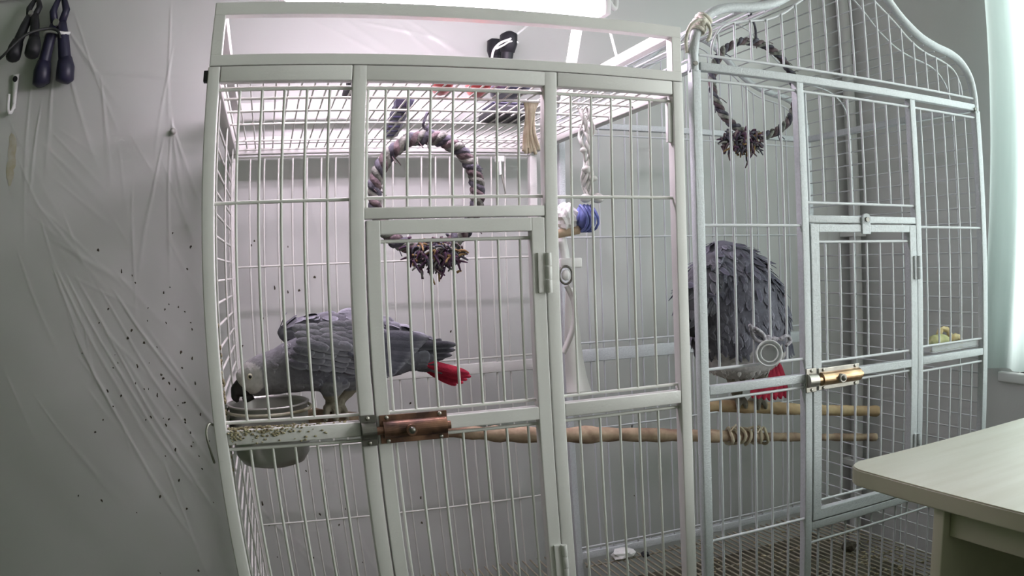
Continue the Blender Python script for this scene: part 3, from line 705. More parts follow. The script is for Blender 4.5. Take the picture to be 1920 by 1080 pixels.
for k in range(4):
    tube('ribbon_loop', [c+Vector((-.008+.006*k+.003*math.sin(t), 0.0204*math.cos(2*math.pi*t/14)-.0005, .0204*math.sin(2*math.pi*t/14))) for t in range(14)], .0020, M['blue'], ht, 6, True)
tube('wooden_stick', spline([U(1030,442,yt), U(1056,437,yt), U(1085,431,yt)],4), .0068, M['wood'], ht, 12)
pw = bmesh.new(); c = U(1062,408,yt)
bmesh.ops.create_icosphere(pw, subdivisions=3, radius=.0215)
for v in pw.verts: v.co = Vector((v.co.x*.8, v.co.y*.55, v.co.z*1.0))*(1+.22*math.sin(v.co.x*330+v.co.y*200)*math.sin(v.co.z*290+v.co.x*150))+c
from_bm('paper_wad', pw, M['white'], ht, False)
# plastic strap with ring below
yp = .168
ps = thing('plastic_strap', 'white plastic strap with a metal ring and wide flap beside the door', 'plastic strap', U(1080,738,yp))
def ribbon(name, pts, wid, th, mt, parent, up=Vector((0,1,0))):
    pts = spline(pts, 6); n = len(pts); bm = bmesh.new(); rows = []
    for i, p in enumerate(pts):
        t = (pts[min(i+1,n-1)]-pts[max(i-1,0)]).normalized(); s = t.cross(up).normalized(); f = s.cross(t)
        w_ = wid(i/(n-1)) if callable(wid) else wid
        rows.append([bm.verts.new(p+s*w_/2*a+f*th/2*b) for a, b in ((-1,-1),(1,-1),(1,1),(-1,1))])
    for a, b in zip(rows, rows[1:]):
        for k in range(4): bm.faces.new((a[k], a[(k+1)%4], b[(k+1)%4], b[k]))
    bm.faces.new(rows[0][::-1]); bm.faces.new(rows[-1]); bmesh.ops.recalc_face_normals(bm, faces=bm.faces[:])
    return from_bm(name, bm, mt, parent, True)
sa, sb = U(1083,45,.27), U(1072,115,.27)
ribbon('support_strip', [sa+(sa-sb)*.25, sa, sb, sb+(sb-sa)*((sb.z-Z(.247))/(sa.z-sb.z))], .019, .003, M['white'], lp)
bar('support_rod', UX(1143,55,.651), UX(1157,109,.651), .0024, M['white'], lp)
ribbon('strap', [U(1050,434,yp+.008), U(1052,446,yp+.006), U(1058,470,yp), U(1061,500,yp)], .014, .002, M['white'], ps)
box_c = U(1071,494,yp); box('clip', box_c.x-.019, box_c.x+.017, yp-.004, yp+.004, box_c.z-H0-.007, box_c.z-H0+.008, M['white'], ps, .002)
rc = U(1061,516,yp-.006)
tube('metal_ring', [rc+Vector((.0105*math.cos(t*math.pi/14), 0, .0135*math.sin(t*math.pi/14))) for t in range(28)], .0018, M['steel_dark'], ps, 8, True)
ball('ring_button', rc, .007, M['white'], ps, 1,.5,1.2)
ribbon('looped_band', [U(1062,535,yp), U(1074,560,yp-.004), U(1078,590,yp-.008), U(1073,620,yp-.006), U(1064,645,yp), U(1056,662,yp+.004)], .010, .0018, M['milky'], ps, Vector((.9,.45,0)))
ribbon('wide_flap', [U(1070,540,yp+.012), U(1072,600,yp+.012), U(1075,660,yp+.010), U(1081,710,yp+.004), U(1086,737,yp-.004)], lambda t: .016+.026*t, .0020, M['milky'], ps)
# frayed beige cotton rope
yb_ = .135
br = thing('cotton_rope', 'frayed beige cotton rope end hanging from the cage roof', 'rope', U(995,292,yb_))
for k in range(9):
    o = (k-4)*2.2; tube('strand', spline([Vector((U(996,190,yb_).x+o*.0012, yb_, Z(.2418))), U(994+o*.7,215,yb_+.002*math.sin(k)), U(993+o,250,yb_+.003*math.cos(k*2)), U(997+o*1.7,284+6*math.sin(k*2.3),yb_)],5), .0026, M['beige'], br, 6)
# bottle cap with cord tied on the arched cage front
yk = .0015
ct = thing('cup_toy', 'clear plastic cup tied with knotted grey cord on the arched cage front', 'bird toy', U(1440,690,yk))
cc = U(1440,664,-.0085); ax = (CAM-cc).normalized(); ax = (ax+Vector((.15,0,.05))).normalized()
lathe('cup', [(0,-.010),(.0150,-.010),(.0165,-.006),(.0182,.012),(.0200,.0125),(.0200,.015),(.0186,.0155),(.0168,.012),(.0150,-.006),(0,-.0075)], cc, M['cupmat'], ct, 36, ax)
for q_, r_ in ((.0128,.0012),):
    e1 = ax.orthogonal().normalized(); e2 = ax.cross(e1); tube('ridge', [cc+ax*(.0135)+(e1*math.cos(t*math.pi/12)+e2*math.sin(t*math.pi/12))*q_ for t in range(24)], r_, M['cupmat'], ct, 6, True)
M['grey_cord'] = material('grey_cord', (176,172,178), .9, rgb2=(120,116,124), scale=180, bump=.6, bscale=300)
for k, pl in enumerate(([(1405,610),(1420,624),(1436,632),(1452,636),(1470,636)], [(1408,612),(1412,630),(1422,640),(1434,640),(1430,626),(1416,616)], [(1440,632),(1448,645),(1445,652)], [(1462,636),(1476,630),(1482,640),(1474,648)])):
    tube('cord', spline([U(x,y,yk-.002*(k%2)+.003*math.sin(i)) for i,(x,y) in enumerate(pl)],5), .0030, M['grey_cord'], ct, 8)
for px, py in ((1411,618),(1440,634),(1452,637)): ball('knot', U(px,py,yk), .0052, M['grey_cord'], ct, 1.2,.9,.9,2)
# husks in the feeding tray of the arched cage
sh = thing('feeding_tray', 'clear ledge tray clipped inside the arched cage front', 'feeding tray', U(1778,655,.05))
q0, q1 = U(1733,653,.03), U(1828,640,.03)
rboxes('ledge', [(q0.x, 1.3085, .0095, .10, -.1815, -.1785)], M['clear'], sh, .001); rboxes('lip', [(q0.x, 1.3085, .0095, .0125, -.1785, -.168)], M['clear'], sh, .001)
def husk(name, label, pts, rads, mt, seed):
    rnd = random.Random(seed); bm = bmesh.new(); ps_ = spline(pts, 5); n = len(ps_)
    rr = [rads[min(int(i/(n-1)*(len(rads)-1)+.5), len(rads)-1)] for i in range(n)]
    tube_into(bm, ps_, rr, 10); bmesh.ops.recalc_face_normals(bm, faces=bm.faces[:])
    for v in bm.verts: v.co += Vector((rnd.uniform(-1,1), rnd.uniform(-1,1), rnd.uniform(-1,1)))*.0016
    tag(from_bm(name, bm, mt, None, True), label, 'food')
hz_ = Z(-.1785)
def hp(px, dy, dz): q = U(px, 640, .045+dy); return Vector((q.x, .045+dy, hz_+dz))
husk('dry_husk', 'greenish dried fruit half lying on the clear ledge tray', [hp(1745,0,.012), hp(1760,0,.014), hp(1778,0,.012)], [.006,.0115,.0118,.011,.006], M['husk_green'], 1)
husk('dry_husk', 'curled yellow peel strip propped on the clear ledge tray', [hp(1757,.025,.006), hp(1764,.022,.030), hp(1776,.02,.028), hp(1783,.015,.008)], [.005,.0055,.005,.0055,.004], M['husk'], 2)
husk('dry_husk', 'pale yellow peel curl at the end of the clear ledge tray', [hp(1782,0,.006), hp(1788,-.004,.016), hp(1797,-.004,.015), hp(1801,0,.005)], [.0055,.007,.006,.005], M['husk'], 3)

# ================================================================== THINGS LYING ON THE ROOF OF THE SQUARE CAGE
zr = Z(.244)
def bottle(label, px, r, y0, y1):
    x = UZ(px, 165, .244).x
    t = thing('red_bottle', label, 'bottle', (x, y0, zr)); c = (x, y0, zr+r)
    L = y1-y0; lathe('bottle_body', [(0,0),(r*.86,0),(r,.004),(r,L*.7),(r*.9,L*.78),(r*.5,L*.86),(r*.45,L*.9),(0,L*.9)], c, M['red'], t, 28, Vector((.12,1,0)).normalized())
    lathe('bottle_cap', [(0,L*.88),(r*.56,L*.88),(r*.56,L),(r*.5,L*1.01),(0,L*1.01)], c, M['white'], t, 20, Vector((.12,1,0)).normalized())
bottle('red plastic bottle lying on the cage roof, above the rope ring', 830, .0165, .055, .165)
bottle('red plastic bottle lying on the cage roof next to the slate blue bundle', 905, .0175, .06, .175)
q = UZ(958,182,.244); bl = bmesh.new(); bmesh.ops.create_icosphere(bl, subdivisions=3, radius=.025)
for v in bl.verts: v.co = Vector((v.co.x, v.co.y*2.1, max(v.co.z,-.010)*.9))*(1+.15*math.sin(v.co.x*190)*math.sin(v.co.y*170))+Vector((q.x, q.y, zr+.0122))
tag(from_bm('cloth_bundle', bl, M['slate'], None, True), 'slate blue crumpled bundle on the cage roof beside a red bottle', 'bundle')
q = UZ(949,225,.244)
rm = thing('black_case', 'flat black plastic case lying on the cage roof', 'case', (q.x, q.y, zr))
rboxes('body', [(q.x-.038, q.x+.034, q.y-.045, q.y+.045, .2445, .262)], M['black'], rm, .004); rboxes('lid', [(q.x-.036, q.x+.032, q.y-.042, q.y+.042, .262, .2665)], M['navy'], rm, .002)
def spring_clamp(label, base, dirv, side, s, mt, jaw=None):
    # two handles and two jaws round a pivot
    t = thing('spring_clamp', label, 'clamp', base); d = dirv.normalized(); n = d.cross(side).normalized()
    for k in (-1,1):
        tube('handle', [base+side*k*.006*s, base+d*.02*s+side*k*.012*s, base+d*.05*s+side*k*.018*s, base+d*.075*s+side*k*.021*s], [.0085*s,.0095*s,.0105*s,.010*s], mt, t, 12)
        tube('grip', [base+d*.052*s+side*k*.0185*s, base+d*.065*s+side*k*.021*s, base+d*.082*s+side*k*.021*s, base+d*.086*s+side*k*.020*s], [.0120*s,.0150*s,.0150*s,.008*s], mt, t, 12)
        tube('jaw', [base+side*k*.006*s, base-d*.02*s+side*k*.012*s, base-d*.04*s+side*k*.004*s], [.007*s,.0065*s,.0045*s], mt, t, 10)
    bar('pivot', base-n*.012*s, base+n*.012*s, .005*s, M['steel'], t, 14)
    return t
q = UZ(741,225,.244)
cl = thing('ratchet_strip', 'black toothed plastic strip lying on the cage roof above the rope ring', 'plastic strip', (q.x, q.y, zr))
a, b = UZ(756,197,.246), UZ(730,260,.246); d = (b-a)
tube('spine', [a+Vector((.012,0,.008)), b+Vector((.012,0,.008))], .006, M['slate'], cl, 8)
for k in range(7):
    p = a+d*(k+.5)/7; rboxes('tooth', [(p.x-.012, p.x+.010, p.y-.014, p.y+.014, .2445, .258)], M['navy'], cl, .002)
q = UZ(651,176,.246); ball('o', q, .001, M['black']) if False else None
bt = tag(lathe('bottle_stopper', [(0,0),(.010,0),(.011,.004),(.009,.014),(.0055,.018),(.0055,.026),(.008,.029),(0,.031)], (UZ(652,184,.244).x+.002, UZ(652,184,.244).y, zr), M['black'], None, 20), 'small black stopper on the cage roof above the door post', 'stopper')
# clamp and cord behind the top frame
base = U(941,90,.631); base.z = Z(.382)
sc_ = spring_clamp('black spring clamp standing up at the back of the top frame', base, Vector((.0,0,1)), Vector((.25,-.97,0)), 1.27, M['black'])
cw = thing('white_cord', 'thin white cord looped round the spring clamp behind the top frame', 'cord', U(924,108,.588))
tube('cord', spline([U(922,112,.600), U(925,96,.585), U(934,84,.577), U(944,78,.576), U(955,74,.586), U(967,66,.602), U(985,52,.62), U(1000,40,.64)],5), .0028, M['white'], cw, 8)
tube('cord_end', spline([U(930,92,.578), U(944,85,.5765), U(957,78,.586), U(972,80,.602)],5), .0022, M['white'], cw, 8)

# ================================================================== WALL ITEMS AT THE LEFT
yl = YW-.046
base = U(109,46,yl)
spring_clamp('big navy spring clamp gripping the plastic sheet, tied with a white band', base, Vector((.05,0,-1)), Vector((.98,-.1,0)), 1.55, M['navy'])
spring_clamp('black spring clamp hanging next to the bigger navy clamp, crossed by the cable', U(60,32,YW-.065), Vector((.06,-.45,-1)), Vector((.93,-.06,.03)), 1.3, M['black'])
rl = thing('sheet_rail', 'pale rail the clamps and the plastic sheet hang from', 'rail', U(90,8,YW-.03))
a = U(60,-12,YW-.03); bar('rail_bar', (XL, YW-.034, a.z), (a.x+.16, YW-.034, a.z), .010, M['ceiling'], rl, 14)
tube('tie', [base+Vector((0,0,-.022))+Vector((.0335*math.cos(t*math.pi/8), .0190*math.sin(t*math.pi/8), .004*math.sin(t*math.pi/4))) for t in range(16)], .0038, M['white'], rl, 6, True)
bar('rail_bracket', (a.x+.10, YW-.026, a.z), (a.x+.10, YW, a.z), .006, M['white'], rl)
tag(tube('black_cable', spline([U(-40,140,yl-.10), U(0,110,yl-.10), U(22,88,yl-.098), U(45,68,yl-.076), U(68,58,yl-.056), U(92,54,yl-.036), U(108,58,yl-.0295), U(113,72,yl-.029)],6), .0034, M['cable'], None, 8), 'thin black cable running down from the clamps', 'cable')
hk = thing('wall_hook', 'white plastic wall hook with a dark screw hole', 'hook', U(24,215,YW-.03))
a, b = U(30,140,YW-.0205), U(25,206,YW-.0205)
ribbon('plate', [a, (a+b)/2, b], lambda t: .019-.008*t, .005, M['white'], hk)
tube('hook_arm', spline([b+Vector((.002,-.003,.012)), b+Vector((-.003,-.006,-.006)), b+Vector((-.008,-.018,-.004)), b+Vector((-.009,-.022,.030))],6), [.0045]*19, M['white'], hk, 10)
q = U(29,149,YW-.022); bar('screw', q, q+Vector((0,-.005,0)), .0065, M['black'], hk, 16)
q = U(324,246,YW-.03); tk = thing('push_pin', 'small clear tack pinning the gathered plastic sheet', 'pin', q)
lathe('head', [(0,0),(.006,.0),(.007,.003),(.004,.006),(.004,.011),(.006,.013),(0,.014)], q+Vector((0,.008,0)), M['milky'], tk, 16, Vector((0,-1,0)))
bar('needle', q+Vector((0,.008,0)), q+Vector((0,.03,0)), .0008, M['steel'], tk, 6)

# small clip on the back wires
q = U(940,300,D1-.03); wc = thing('wire_clip', 'small white plastic clip on the back wires of the square cage', 'clip', q)
box('clip_body', q.x-.010, q.x+.010, D1-.021, D1-.012, q.z-H0-.003, q.z-H0+.010, M['white'], wc, .002); bar('clip_peg', (q.x, D1-.020, q.z), (q.x+.001, D1-.020, q.z-.03), .003, M['white'], wc); bar('peg_tail', (q.x+.003, D1-.020, q.z-.028), (q.x+.012, D1-.02, q.z-.07), .0016, M['zinc'], wc)

# debris on the grates
def crumple(name, label, c, r, mt, seed, cat, sx=1, sy=1, sz=.6):
    rnd = random.Random(seed); bm = bmesh.new(); bmesh.ops.create_icosphere(bm, subdivisions=2, radius=r)
    for v in bm.verts: v.co = Vector((v.co.x*sx, v.co.y*sy, v.co.z*sz))*(1+rnd.uniform(-.25,.25))
    zz = min(v.co.z for v in bm.verts)
    for v in bm.verts: v.co += Vector((c.x, c.y, c.z-zz))
    return tag(from_bm(name, bm, mt, None, False), label, cat)
zg = -.6378
crumple('paper_scrap', 'torn white paper scrap lying at the back of the cage grate', Vector((UZ(1142,1030,zg).x, .515, Z(zg))), .022, M['white'], 1, 'paper', 1.2,.8,.5)
crumple('dark_scrap', 'small dark scrap beside the white paper scrap on the grate', Vector((UZ(1170,1034,zg).x+.022, .495, Z(zg))), .010, M['black'], 2, 'scrap')
crumple('dark_scrap', 'dark brown lump on the grate below the arched cage door', UZ(1592,1034,zg), .014, M['dirt'], 3, 'scrap', 1.2,1,.8)
bm = bmesh.new(); rnd = random.Random(9)
for _ in range(150):
    if rnd.random() < .6: px, py = rnd.gauss(1645,45), rnd.gauss(1050,20)
    else: px, py = rnd.gauss(1440,60), rnd.gauss(1045,22)
    q = UZ(px, py, zg)
    if not (.70 < q.x < 1.30 and .03 < q.y < D2-.03): continue
    s = rnd.uniform(.0015,.0045); vs = bmesh.ops.create_icosphere(bm, subdivisions=1, radius=s)['verts']
    for v in vs: v.co = Vector((v.co.x*1.4, v.co.y, v.co.z*.5))+Vector((q.x, q.y, q.z+s*.3))
tag(from_bm('grate_litter', bm, M['crumb'], None, True), 'scattered food litter on the floor grate of the arched cage', 'litter', kind='stuff')

# ================================================================== PARROTS
def set_col(me, fn):
    ca = me.color_attributes.new('Col', 'FLOAT_COLOR', 'POINT')
    for i, v in enumerate(me.vertices): ca.data[i].color = (*srgb(fn(v.co)), 1)
def loft_into(bm, secs, lat, seg=20):
    cs = [s[0] for s in secs]; n = len(secs); rings = []
    for i, (c, h, w_) in enumerate(secs):
        t = (cs[min(i+1,n-1)]-cs[max(i-1,0)]).normalized(); l = (lat-t*lat.dot(t)).normalized(); u = l.cross(t).normalized()
        rings.append([bm.verts.new(c+u*h*math.cos(2*math.pi*k/seg)+l*w_*math.sin(2*math.pi*k/seg)) for k in range(seg)])
    for a, b in zip(rings, rings[1:]):
        for k in range(seg): bm.faces.new((a[k], a[(k+1)%seg], b[(k+1)%seg], b[k]))
    bm.faces.new(rings[0][::-1]); bm.faces.new(rings[-1])
def remeshed(bm, voxel, smooth=4):
    bmesh.ops.recalc_face_normals(bm, faces=bm.faces[:])
    me = bpy.data.meshes.new('tmp'); bm.to_mesh(me); bm.free(); o = bpy.data.objects.new('tmp', me); COL.objects.link(o)
    md = o.modifiers.new('r', 'REMESH'); md.mode = 'VOXEL'; md.voxel_size = voxel
    sm = o.modifiers.new('s', 'SMOOTH'); sm.iterations = smooth; sm.factor = .5
    dg = bpy.context.evaluated_depsgraph_get(); r = bpy.data.meshes.new_from_object(o.evaluated_get(dg))
    bpy.data.objects.remove(o); bpy.data.meshes.remove(me); r.materials.clear(); return r
def resample(secs, n=5):
    C_ = spline([s[0] for s in secs], n); out = []
    for i, c in enumerate(C_):
        t = i/n; j = min(int(t), len(secs)-2); f = t-j; f = f*f*(3-2*f)
        out.append((c, secs[j][1]+(secs[j+1][1]-secs[j][1])*f, secs[j][2]+(secs[j+1][2]-secs[j][2])*f))
    return out
def feather_into(bm, root, tip, nrm, width, curl=.0, cl=None, col=None, edge=None, blunt=.8):
    # a vane with a raised shaft line; nrm points outward
    d = tip-root; L = d.length; t = d.normalized(); n = (nrm-t*nrm.dot(t)).normalized(); s = t.cross(n)
    prof = [(0,.25),(.15,.75),(.4,1),(.7,1),(.88,blunt),(.97,blunt*.55),(1,.12)]
    rows = []
    for f, w_ in prof:
        c = root+t*L*f+n*curl*L*f*f
        row = []
        for a in (-1,-.5,0,.5,1):
            v = bm.verts.new(c+s*a*w_*width/2-n*(abs(a)**2)*width*.10)
            if cl is not None:
                base = col; 
                if edge is not None and (abs(a) == 1 or f > .95): base = edge
                v[cl] = (*srgb(base), 1)
            row.append(v)
        rows.append(row)
    for a, b in zip(rows, rows[1:]):
        for k in range(4): bm.faces.new((a[k], a[k+1], b[k+1], b[k]))
def feather_mesh(specs, blunt=.8):
    bm = bmesh.new(); cl = bm.verts.layers.float_color.new('Col')
    for sp in specs: feather_into(bm, *sp[:4], curl=sp[4], cl=cl, col=sp[5], edge=sp[6], blunt=blunt)
    return bm
def scatter(me, n, flow, length, wid, colf, tilt, seed, keep, jitter=.25):
    rnd = random.Random(seed); polys = [p for p in me.polygons if keep(p.center, p.normal)]
    specs = []
    if not polys: return specs
    area = np.array([p.area for p in polys]); area = area/area.sum(); rs = np.random.RandomState(seed)
    for i in rs.choice(len(polys), n, p=area):
        p = polys[i]; nr = p.normal.copy(); f = flow(p.center); t = (f-nr*f.dot(nr)); 
        if t.length < .1: continue
        t = t.normalized(); t = (Quaternion(nr, rnd.gauss(0,jitter)) @ t); L = length(p.center)*rnd.uniform(.75,1.25); d = (t*math.cos(tilt)+nr*math.sin(tilt*rnd.uniform(.5,1.3))).normalized()
        c = colf(p.center); k = rnd.uniform(.85,1.12); col = tuple(min(255,v*k) for v in c); edge = tuple(min(255,v*1.28) for v in col)
        specs.append((p.center-nr*.001, p.center-nr*.001+d*L, nr, L*wid, -.12, col, edge))
    return specs

# ---- parrot feeding at the bowl
yb = .122
px_m = (U(700,660,yb)-U(600,660,yb)).length/100
def S1(x, y, h, w_, dy=0): return (U(x, y, yb+dy), h*px_m, w_*px_m)
p1 = thing('grey_parrot', 'grey parrot with red tail bending down to feed from the steel bowl', 'parrot', U(625,776,yb))
bm = bmesh.new(); lat = Vector((0,1,0))
secs = [S1(450,722,12,10), S1(458,716,24,20), S1(474,710,33,27), S1(495,703,37,30), S1(520,697,40,33), S1(550,688,46,40), S1(590,678,53,48), S1(640,668,60,54), S1(690,664,54,50), S1(735,664,41,40), S1(775,668,28,29), S1(805,680,17,20), S1(822,688,8,12)]
loft_into(bm, resample(secs), lat, 22)
for dy, x in ((-.020, 618), (.024, 644)):       # thighs, legs and toes that grip the branch
    pcx = min(spline(pa, 14), key=lambda v: abs(v.x-U(x,786,.153).x)); f0 = Vector((pcx.x, pcx.y, pcx.z+.0150))
    tube_into(bm, spline([U(x+14,703,yb+dy*.8), U(x+4,728,yb+dy+.004), U(x+2,744,yb+dy*.7+.012)],4), [.021,.021,.019,.018,.0165,.015,.0135,.012,.0105], 12)
    tube_into(bm, spline([U(x+2,743,yb+dy*.7+.012), f0+Vector((0,-.006,.012)), f0],3), [.0085,.008,.0075,.0075,.0075,.0076,.008], 10)
    for sx, sy, L in ((-.009,-.0130,1),(.007,-.0135,1),(-.008,.0130,.95),(.008,.0130,.95)):
        tube_into(bm, spline([f0, f0+Vector((sx*.7*L, sy*.7, .0)), f0+Vector((sx*L, sy*1.12, -.009)), f0+Vector((sx*1.05*L, sy*1.02, -.018))],3), [.0056,.0055,.0054,.0053,.0052,.005,.0048,.0044,.0040,.0034], 8)
body = remeshed(bm, .0030, 3)
E1 = U(470,708,yb)
def c1col(P):
    d = P-E1; d.y *= .3
    z0 = U(625,742,yb).z
    if P.z < U(625,738,yb).z and P.x > U(580,740,yb).x: return (150,144,128)      # scaly legs
    if d.length < .0215 and P.x < U(492,700,yb).x: return (198,197,194)                # bare face patch
    t = min(1, max(0, (P.x-U(470,700,yb).x)/.09))
    if P.z < U(640,712,yb).z: return (124,124,128)
    return tuple(a*(1-t)+b*t for a, b in zip((150,150,152),(104,104,112)))
set_col(body, c1col); b1 = link('body', body, M['plume'], p1, True)
down = Vector((1,0,-.12))
sp = scatter(body, 620, lambda P: down, lambda P: .012+.05*max(0,min(.3,P.x-U(470,700,yb).x))*.5, .75, c1col, .16, 4, lambda P, N: P.x > U(482,700,yb).x and P.z > U(625,722,yb).z and P.x < U(800,680,yb).x)
o = from_bm('contour_feathers', feather_mesh(sp), M['feather'], p1, True); o['kind'] = 'stuff'
def W1f(x, y, dy): return U(x, y, yb+dy)
nout = Vector((-.1,-1,.25))
# near wing: long flight feathers then two rows of coverts
for k in range(10):
    t = k/9; r0 = W1f(590+95*t, 632+48*t, -.043); t0 = W1f(805-58*t, 634+62*t, -.026-.004*k/9)
    g = 84+8*math.sin(k*2); o = from_bm('flight_feather', feather_mesh([(r0+nout*(.0008*k), t0+nout*(.0006*k), nout, .021, .0, (g,g,g+10), (g+34,g+34,g+42))]), M['feather'], p1, True)
for k, (rx, ry, tx, ty) in enumerate(((705,650,857,646),(706,655,854,656),(708,660,848,666),(708,664,834,672))):
    r0 = W1f(rx, ry, -.030); t0 = W1f(tx, ty, -.012+.002*k); from_bm('flight_feather', feather_mesh([(r0, t0, nout, .013, .0, (62,62,68), (96,96,102))]), M['feather'], p1, True)
rnd = random.Random(31); sp = []
for row in range(6):
    n_ = 11-row
    for k in range(n_):
        t = k/(n_-1); bx = 690-24*row; by0 = 606+2*row; by1 = 690-2*row
        x = bx-26*abs(t-.35)**1.0; y = by0+(by1-by0)*t
        hw = -.0455-.0014*row+.010*abs(t-.5)*2*(1 if t < .5 else .6)
        r0 = W1f(x-14, y-2, hw); t0 = W1f(x+26+rnd.uniform(-3,3), y+5+rnd.uniform(-3,3), hw-.0008)
        g = 104+26*(1-t)*(1 if row > 2 else .5)+rnd.uniform(-7,7); sp.append((r0, t0, nout, .0135, -.05, (g,g,g+7), (g+26,g+26,g+32)))  # upper coverts painted lighter: reflected light put into the feather colour
o = from_bm('wing_coverts', feather_mesh(sp), M['feather'], p1, True); o['kind'] = 'stuff'
# far wing, held a little away from the back
bm = bmesh.new()
loft_into(bm, resample([S1(524,632,9,8,.03), S1(535,626,17,10,.032), S1(570,616,22,12,.034), S1(630,611,24,13,.036), S1(690,618,22,12,.034), S1(740,628,18,10,.03), S1(785,640,12,8,.024), S1(806,646,5,4,.02)]), lat, 18)
fw = remeshed(bm, .0028, 2); set_col(fw, lambda P: (112,112,119)); o = link('far_wing', fw, M['plume'], p1, True)
sp = scatter(fw, 150, lambda P: down, lambda P: .024, .6, lambda P: (118,118,126), .10, 6, lambda P, N: N.y < .5)
for s_ in sp: pass
q = from_bm('far_wing_feathers', feather_mesh(sp), M['feather'], o, True); q['kind'] = 'stuff'
for k in range(12):
    t = (k*5 % 12)/11; r0 = U(782+10*t, 676+12*t, yb-.014+.028*t); t0 = U(886-26*abs(t-.2)-8*(k % 3), 700+22*t, yb-.028+.05*t)
    from_bm('tail_feather', feather_mesh([(r0, t0, Vector((-.1,-1,.4)), .0115, -.02, (255,255,255), (255,255,255))]), M['redfeather'], p1, True)
bk = bmesh.new()
loft_into(bk, resample([S1(466,727,17,12), S1(455,728,19,12), S1(446,734,15,9.5), S1(442,744,9,6), S1(446,754,3,2.5)]), lat, 16)
from_bm('beak', bk, M['beak'], p1, True)
bk = bmesh.new(); loft_into(bk, resample([S1(474,741,8,9), S1(462,747,8,8), S1(455,750,4,4)]), lat, 12); from_bm('lower_beak', bk, M['beak'], p1, True)
hit_y = yb-27.0*px_m*.92
e = ball('eye', U(469,707,hit_y), 5.6*px_m, M['eye'], p1, 1,.45,1); ball('pupil', U(469,707,hit_y-.0026), 3.0*px_m, M['pupil'], e, 1,.6,1)
e = ball('eye', U(469,707,2*yb-hit_y), 5.6*px_m, M['eye'], p1, 1,.45,1); ball('pupil', U(469,707,2*yb-hit_y+.0026), 3.0*px_m, M['pupil'], e, 1,.6,1)

# ---- puffed parrot in the arched cage
ym = .185
pm2 = (U(1440,600,ym)-U(1340,600,ym)).length/100
def S2(x, y, h, w_, dy=0): return (U(x, y, ym+dy), h*pm2, w_*pm2)
p2 = thing('grey_parrot', 'puffed up grey parrot hunched on the perch with its head tucked down', 'parrot', U(1400,752,ym))
bm = bmesh.new()
secs = [S2(1348,452,8,12), S2(1350,464,24,26), S2(1356,486,44,42), S2(1368,520,64,54), S2(1380,565,80,62), S2(1388,612,88,64), S2(1390,655,80,60), S2(1388,685,60,48), S2(1388,706,32,30)]
loft_into(bm, resample(secs), lat, 26)
loft_into(bm, resample([S2(1362,500,34,34,-.01), S2(1335,522,34,32,-.02), S2(1312,550,32,28,-.028), S2(1300,580,26,24,-.032), S2(1296,602,12,14,-.034)]), lat, 18)
for dy, x in ((-.02, 1378), (.01, 1418)):
    pcx = min(spline(pc, 14), key=lambda v: abs(v.x-U(x,763,.248).x)); f0 = Vector((pcx.x, pcx.y, pcx.z+.0150))
    tube_into(bm, spline([U(x+4,685,ym+dy), U(x+2,712,ym+.022), f0],4), [.024,.023,.021,.019,.017,.0145,.012,.0098,.0082], 12)
    for sx, sy in ((-.008,-.0135),(.008,-.0135),(-.008,.0135),(.008,.0135)):
        tube_into(bm, spline([f0, f0+Vector((sx*.7,sy*.7,.0)), f0+Vector((sx,sy*1.12,-.009)), f0+Vector((sx*1.05,sy*1.05,-.019))],3), [.006]*7+[.005,.0045,.004], 8)
body2 = remeshed(bm, .0036, 4)
zb_ = U(1390,656,ym).z; zl_ = U(1390,706,ym).z
def c2col(P):
    if P.z < zl_: return (140,136,124)
    if P.z < zb_+.006*math.sin(P.x*110+P.y*60)+.004*math.sin(P.x*290) and P.x < U(1450,680,ym).x: return (196,192,191)
    if P.x < U(1322,560,ym).x: return (100,100,106)
    k = .5+.5*math.sin(P.x*70+P.z*55)
    return (100+16*k,100+16*k,110+16*k)
set_col(body2, c2col); link('body', body2, M['plume'], p2, True)
fl = Vector((.12,-.1,-1))
zq_ = U(1390,655,ym).z
sp = scatter(body2, 760, lambda P: fl, lambda P: .021, .40, c2col, .27, 8, lambda P, N: P.z > zq_, .34)
sp += scatter(body2, 200, lambda P: fl, lambda P: .014, .5, c2col, .16, 28, lambda P, N: zl_ < P.z < U(1390,664,ym).z, .30)
o = from_bm('contour_feathers', feather_mesh(sp, .5), M['feather'], p2, True); o['kind'] = 'stuff'
sp = scatter(body2, 130, lambda P: fl, lambda P: .026, .34, lambda P: (90,90,101), .46, 18, lambda P, N: P.z > U(1390,545,ym).z, .5)
o = from_bm('ruffled_nape', feather_mesh(sp, .45), M['feather'], p2, True); o['kind'] = 'stuff'
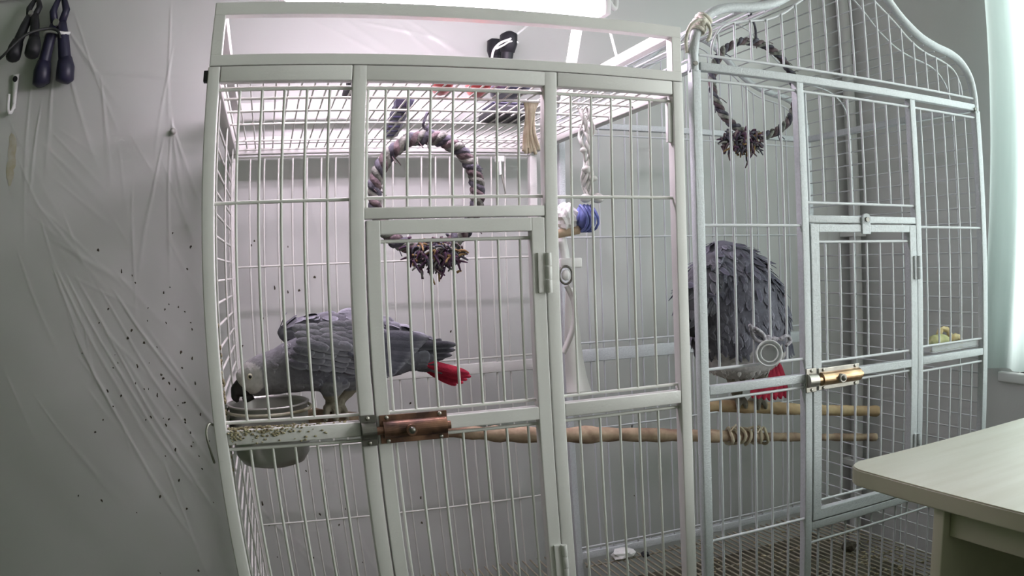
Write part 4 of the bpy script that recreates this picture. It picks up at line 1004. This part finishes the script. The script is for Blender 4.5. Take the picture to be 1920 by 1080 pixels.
for k in range(10):                             # folded wing on the right
    t = k/9; r0 = U(1405+44*t, 505+28*t, ym-.045+.03*t); t0 = U(1462+34*t, 676-26*abs(t-.6), ym-.052+.045*t)
    g = 72+10*math.sin(k*1.7); from_bm('flight_feather', feather_mesh([(r0, t0, Vector((.55,-.8,.1)), .021, -.04, (g,g,g+12), (g+44,g+44,g+54))]), M['feather'], p2, True)
rnd = random.Random(41); sp = []
for row in range(5):
    for k in range(6):
        t = k/5; x = 1398+16*row+8*t; y = 492+14*row+30*t*(1-.1*row); r0 = U(x,y,ym-.053+.006*row); t0 = U(x+14+rnd.uniform(-4,4), y+36, ym-.060+.006*row)
        g = 96+rnd.uniform(-14,14); sp.append((r0, t0, Vector((.5,-.85,.2)), .016, -.1, (g,g,g+10), (g+34,g+34,g+42)))
o = from_bm('wing_coverts', feather_mesh(sp), M['feather'], p2, True); o['kind'] = 'stuff'
for k in range(7):
    t = k/6; r0 = U(1425+35*t, 680, ym+.012); t0 = U(1412+64*t, 752-10*abs(t-.5), ym-.002+.004*k)
    from_bm('tail_feather', feather_mesh([(r0, t0, Vector((0,-1,0)), .018, 0, (255,255,255), (255,255,255))]), M['redfeather'], p2, True)
bk = bmesh.new(); loft_into(bk, resample([S2(1298,600,13,10,-.034), S2(1294,612,11,8,-.036), S2(1296,624,6,5,-.036), S2(1302,631,2,2,-.034)]), lat, 14); from_bm('beak', bk, M['beak'], p2, True)
for s_ in (-1,1):
    c = U(1300,582,ym-.032); c.y += s_*23*pm2
    e = ball('eye', c, .0040, M['eye'], p2, 1,.5,1); ball('pupil', c+Vector((0,s_*.0014,0)), .0022, M['pupil'], e, 1,.5,1)

# groups of look-alike kinds
GROUPS = {'grey_parrot': 'grey parrots in the cages', 'red_bottle': 'red bottles on the cage roof', 'spring_clamp': 'dark spring clamps', 'dry_husk': 'dried fruit scraps on the ledge tray', 'perch_branch': 'branch perches', 'dark_scrap': 'dark scraps on the grate'}
for o in bpy.data.objects:
    g = GROUPS.get(o.name.split('.')[0])
    if g and o.parent is None: o['group'] = g
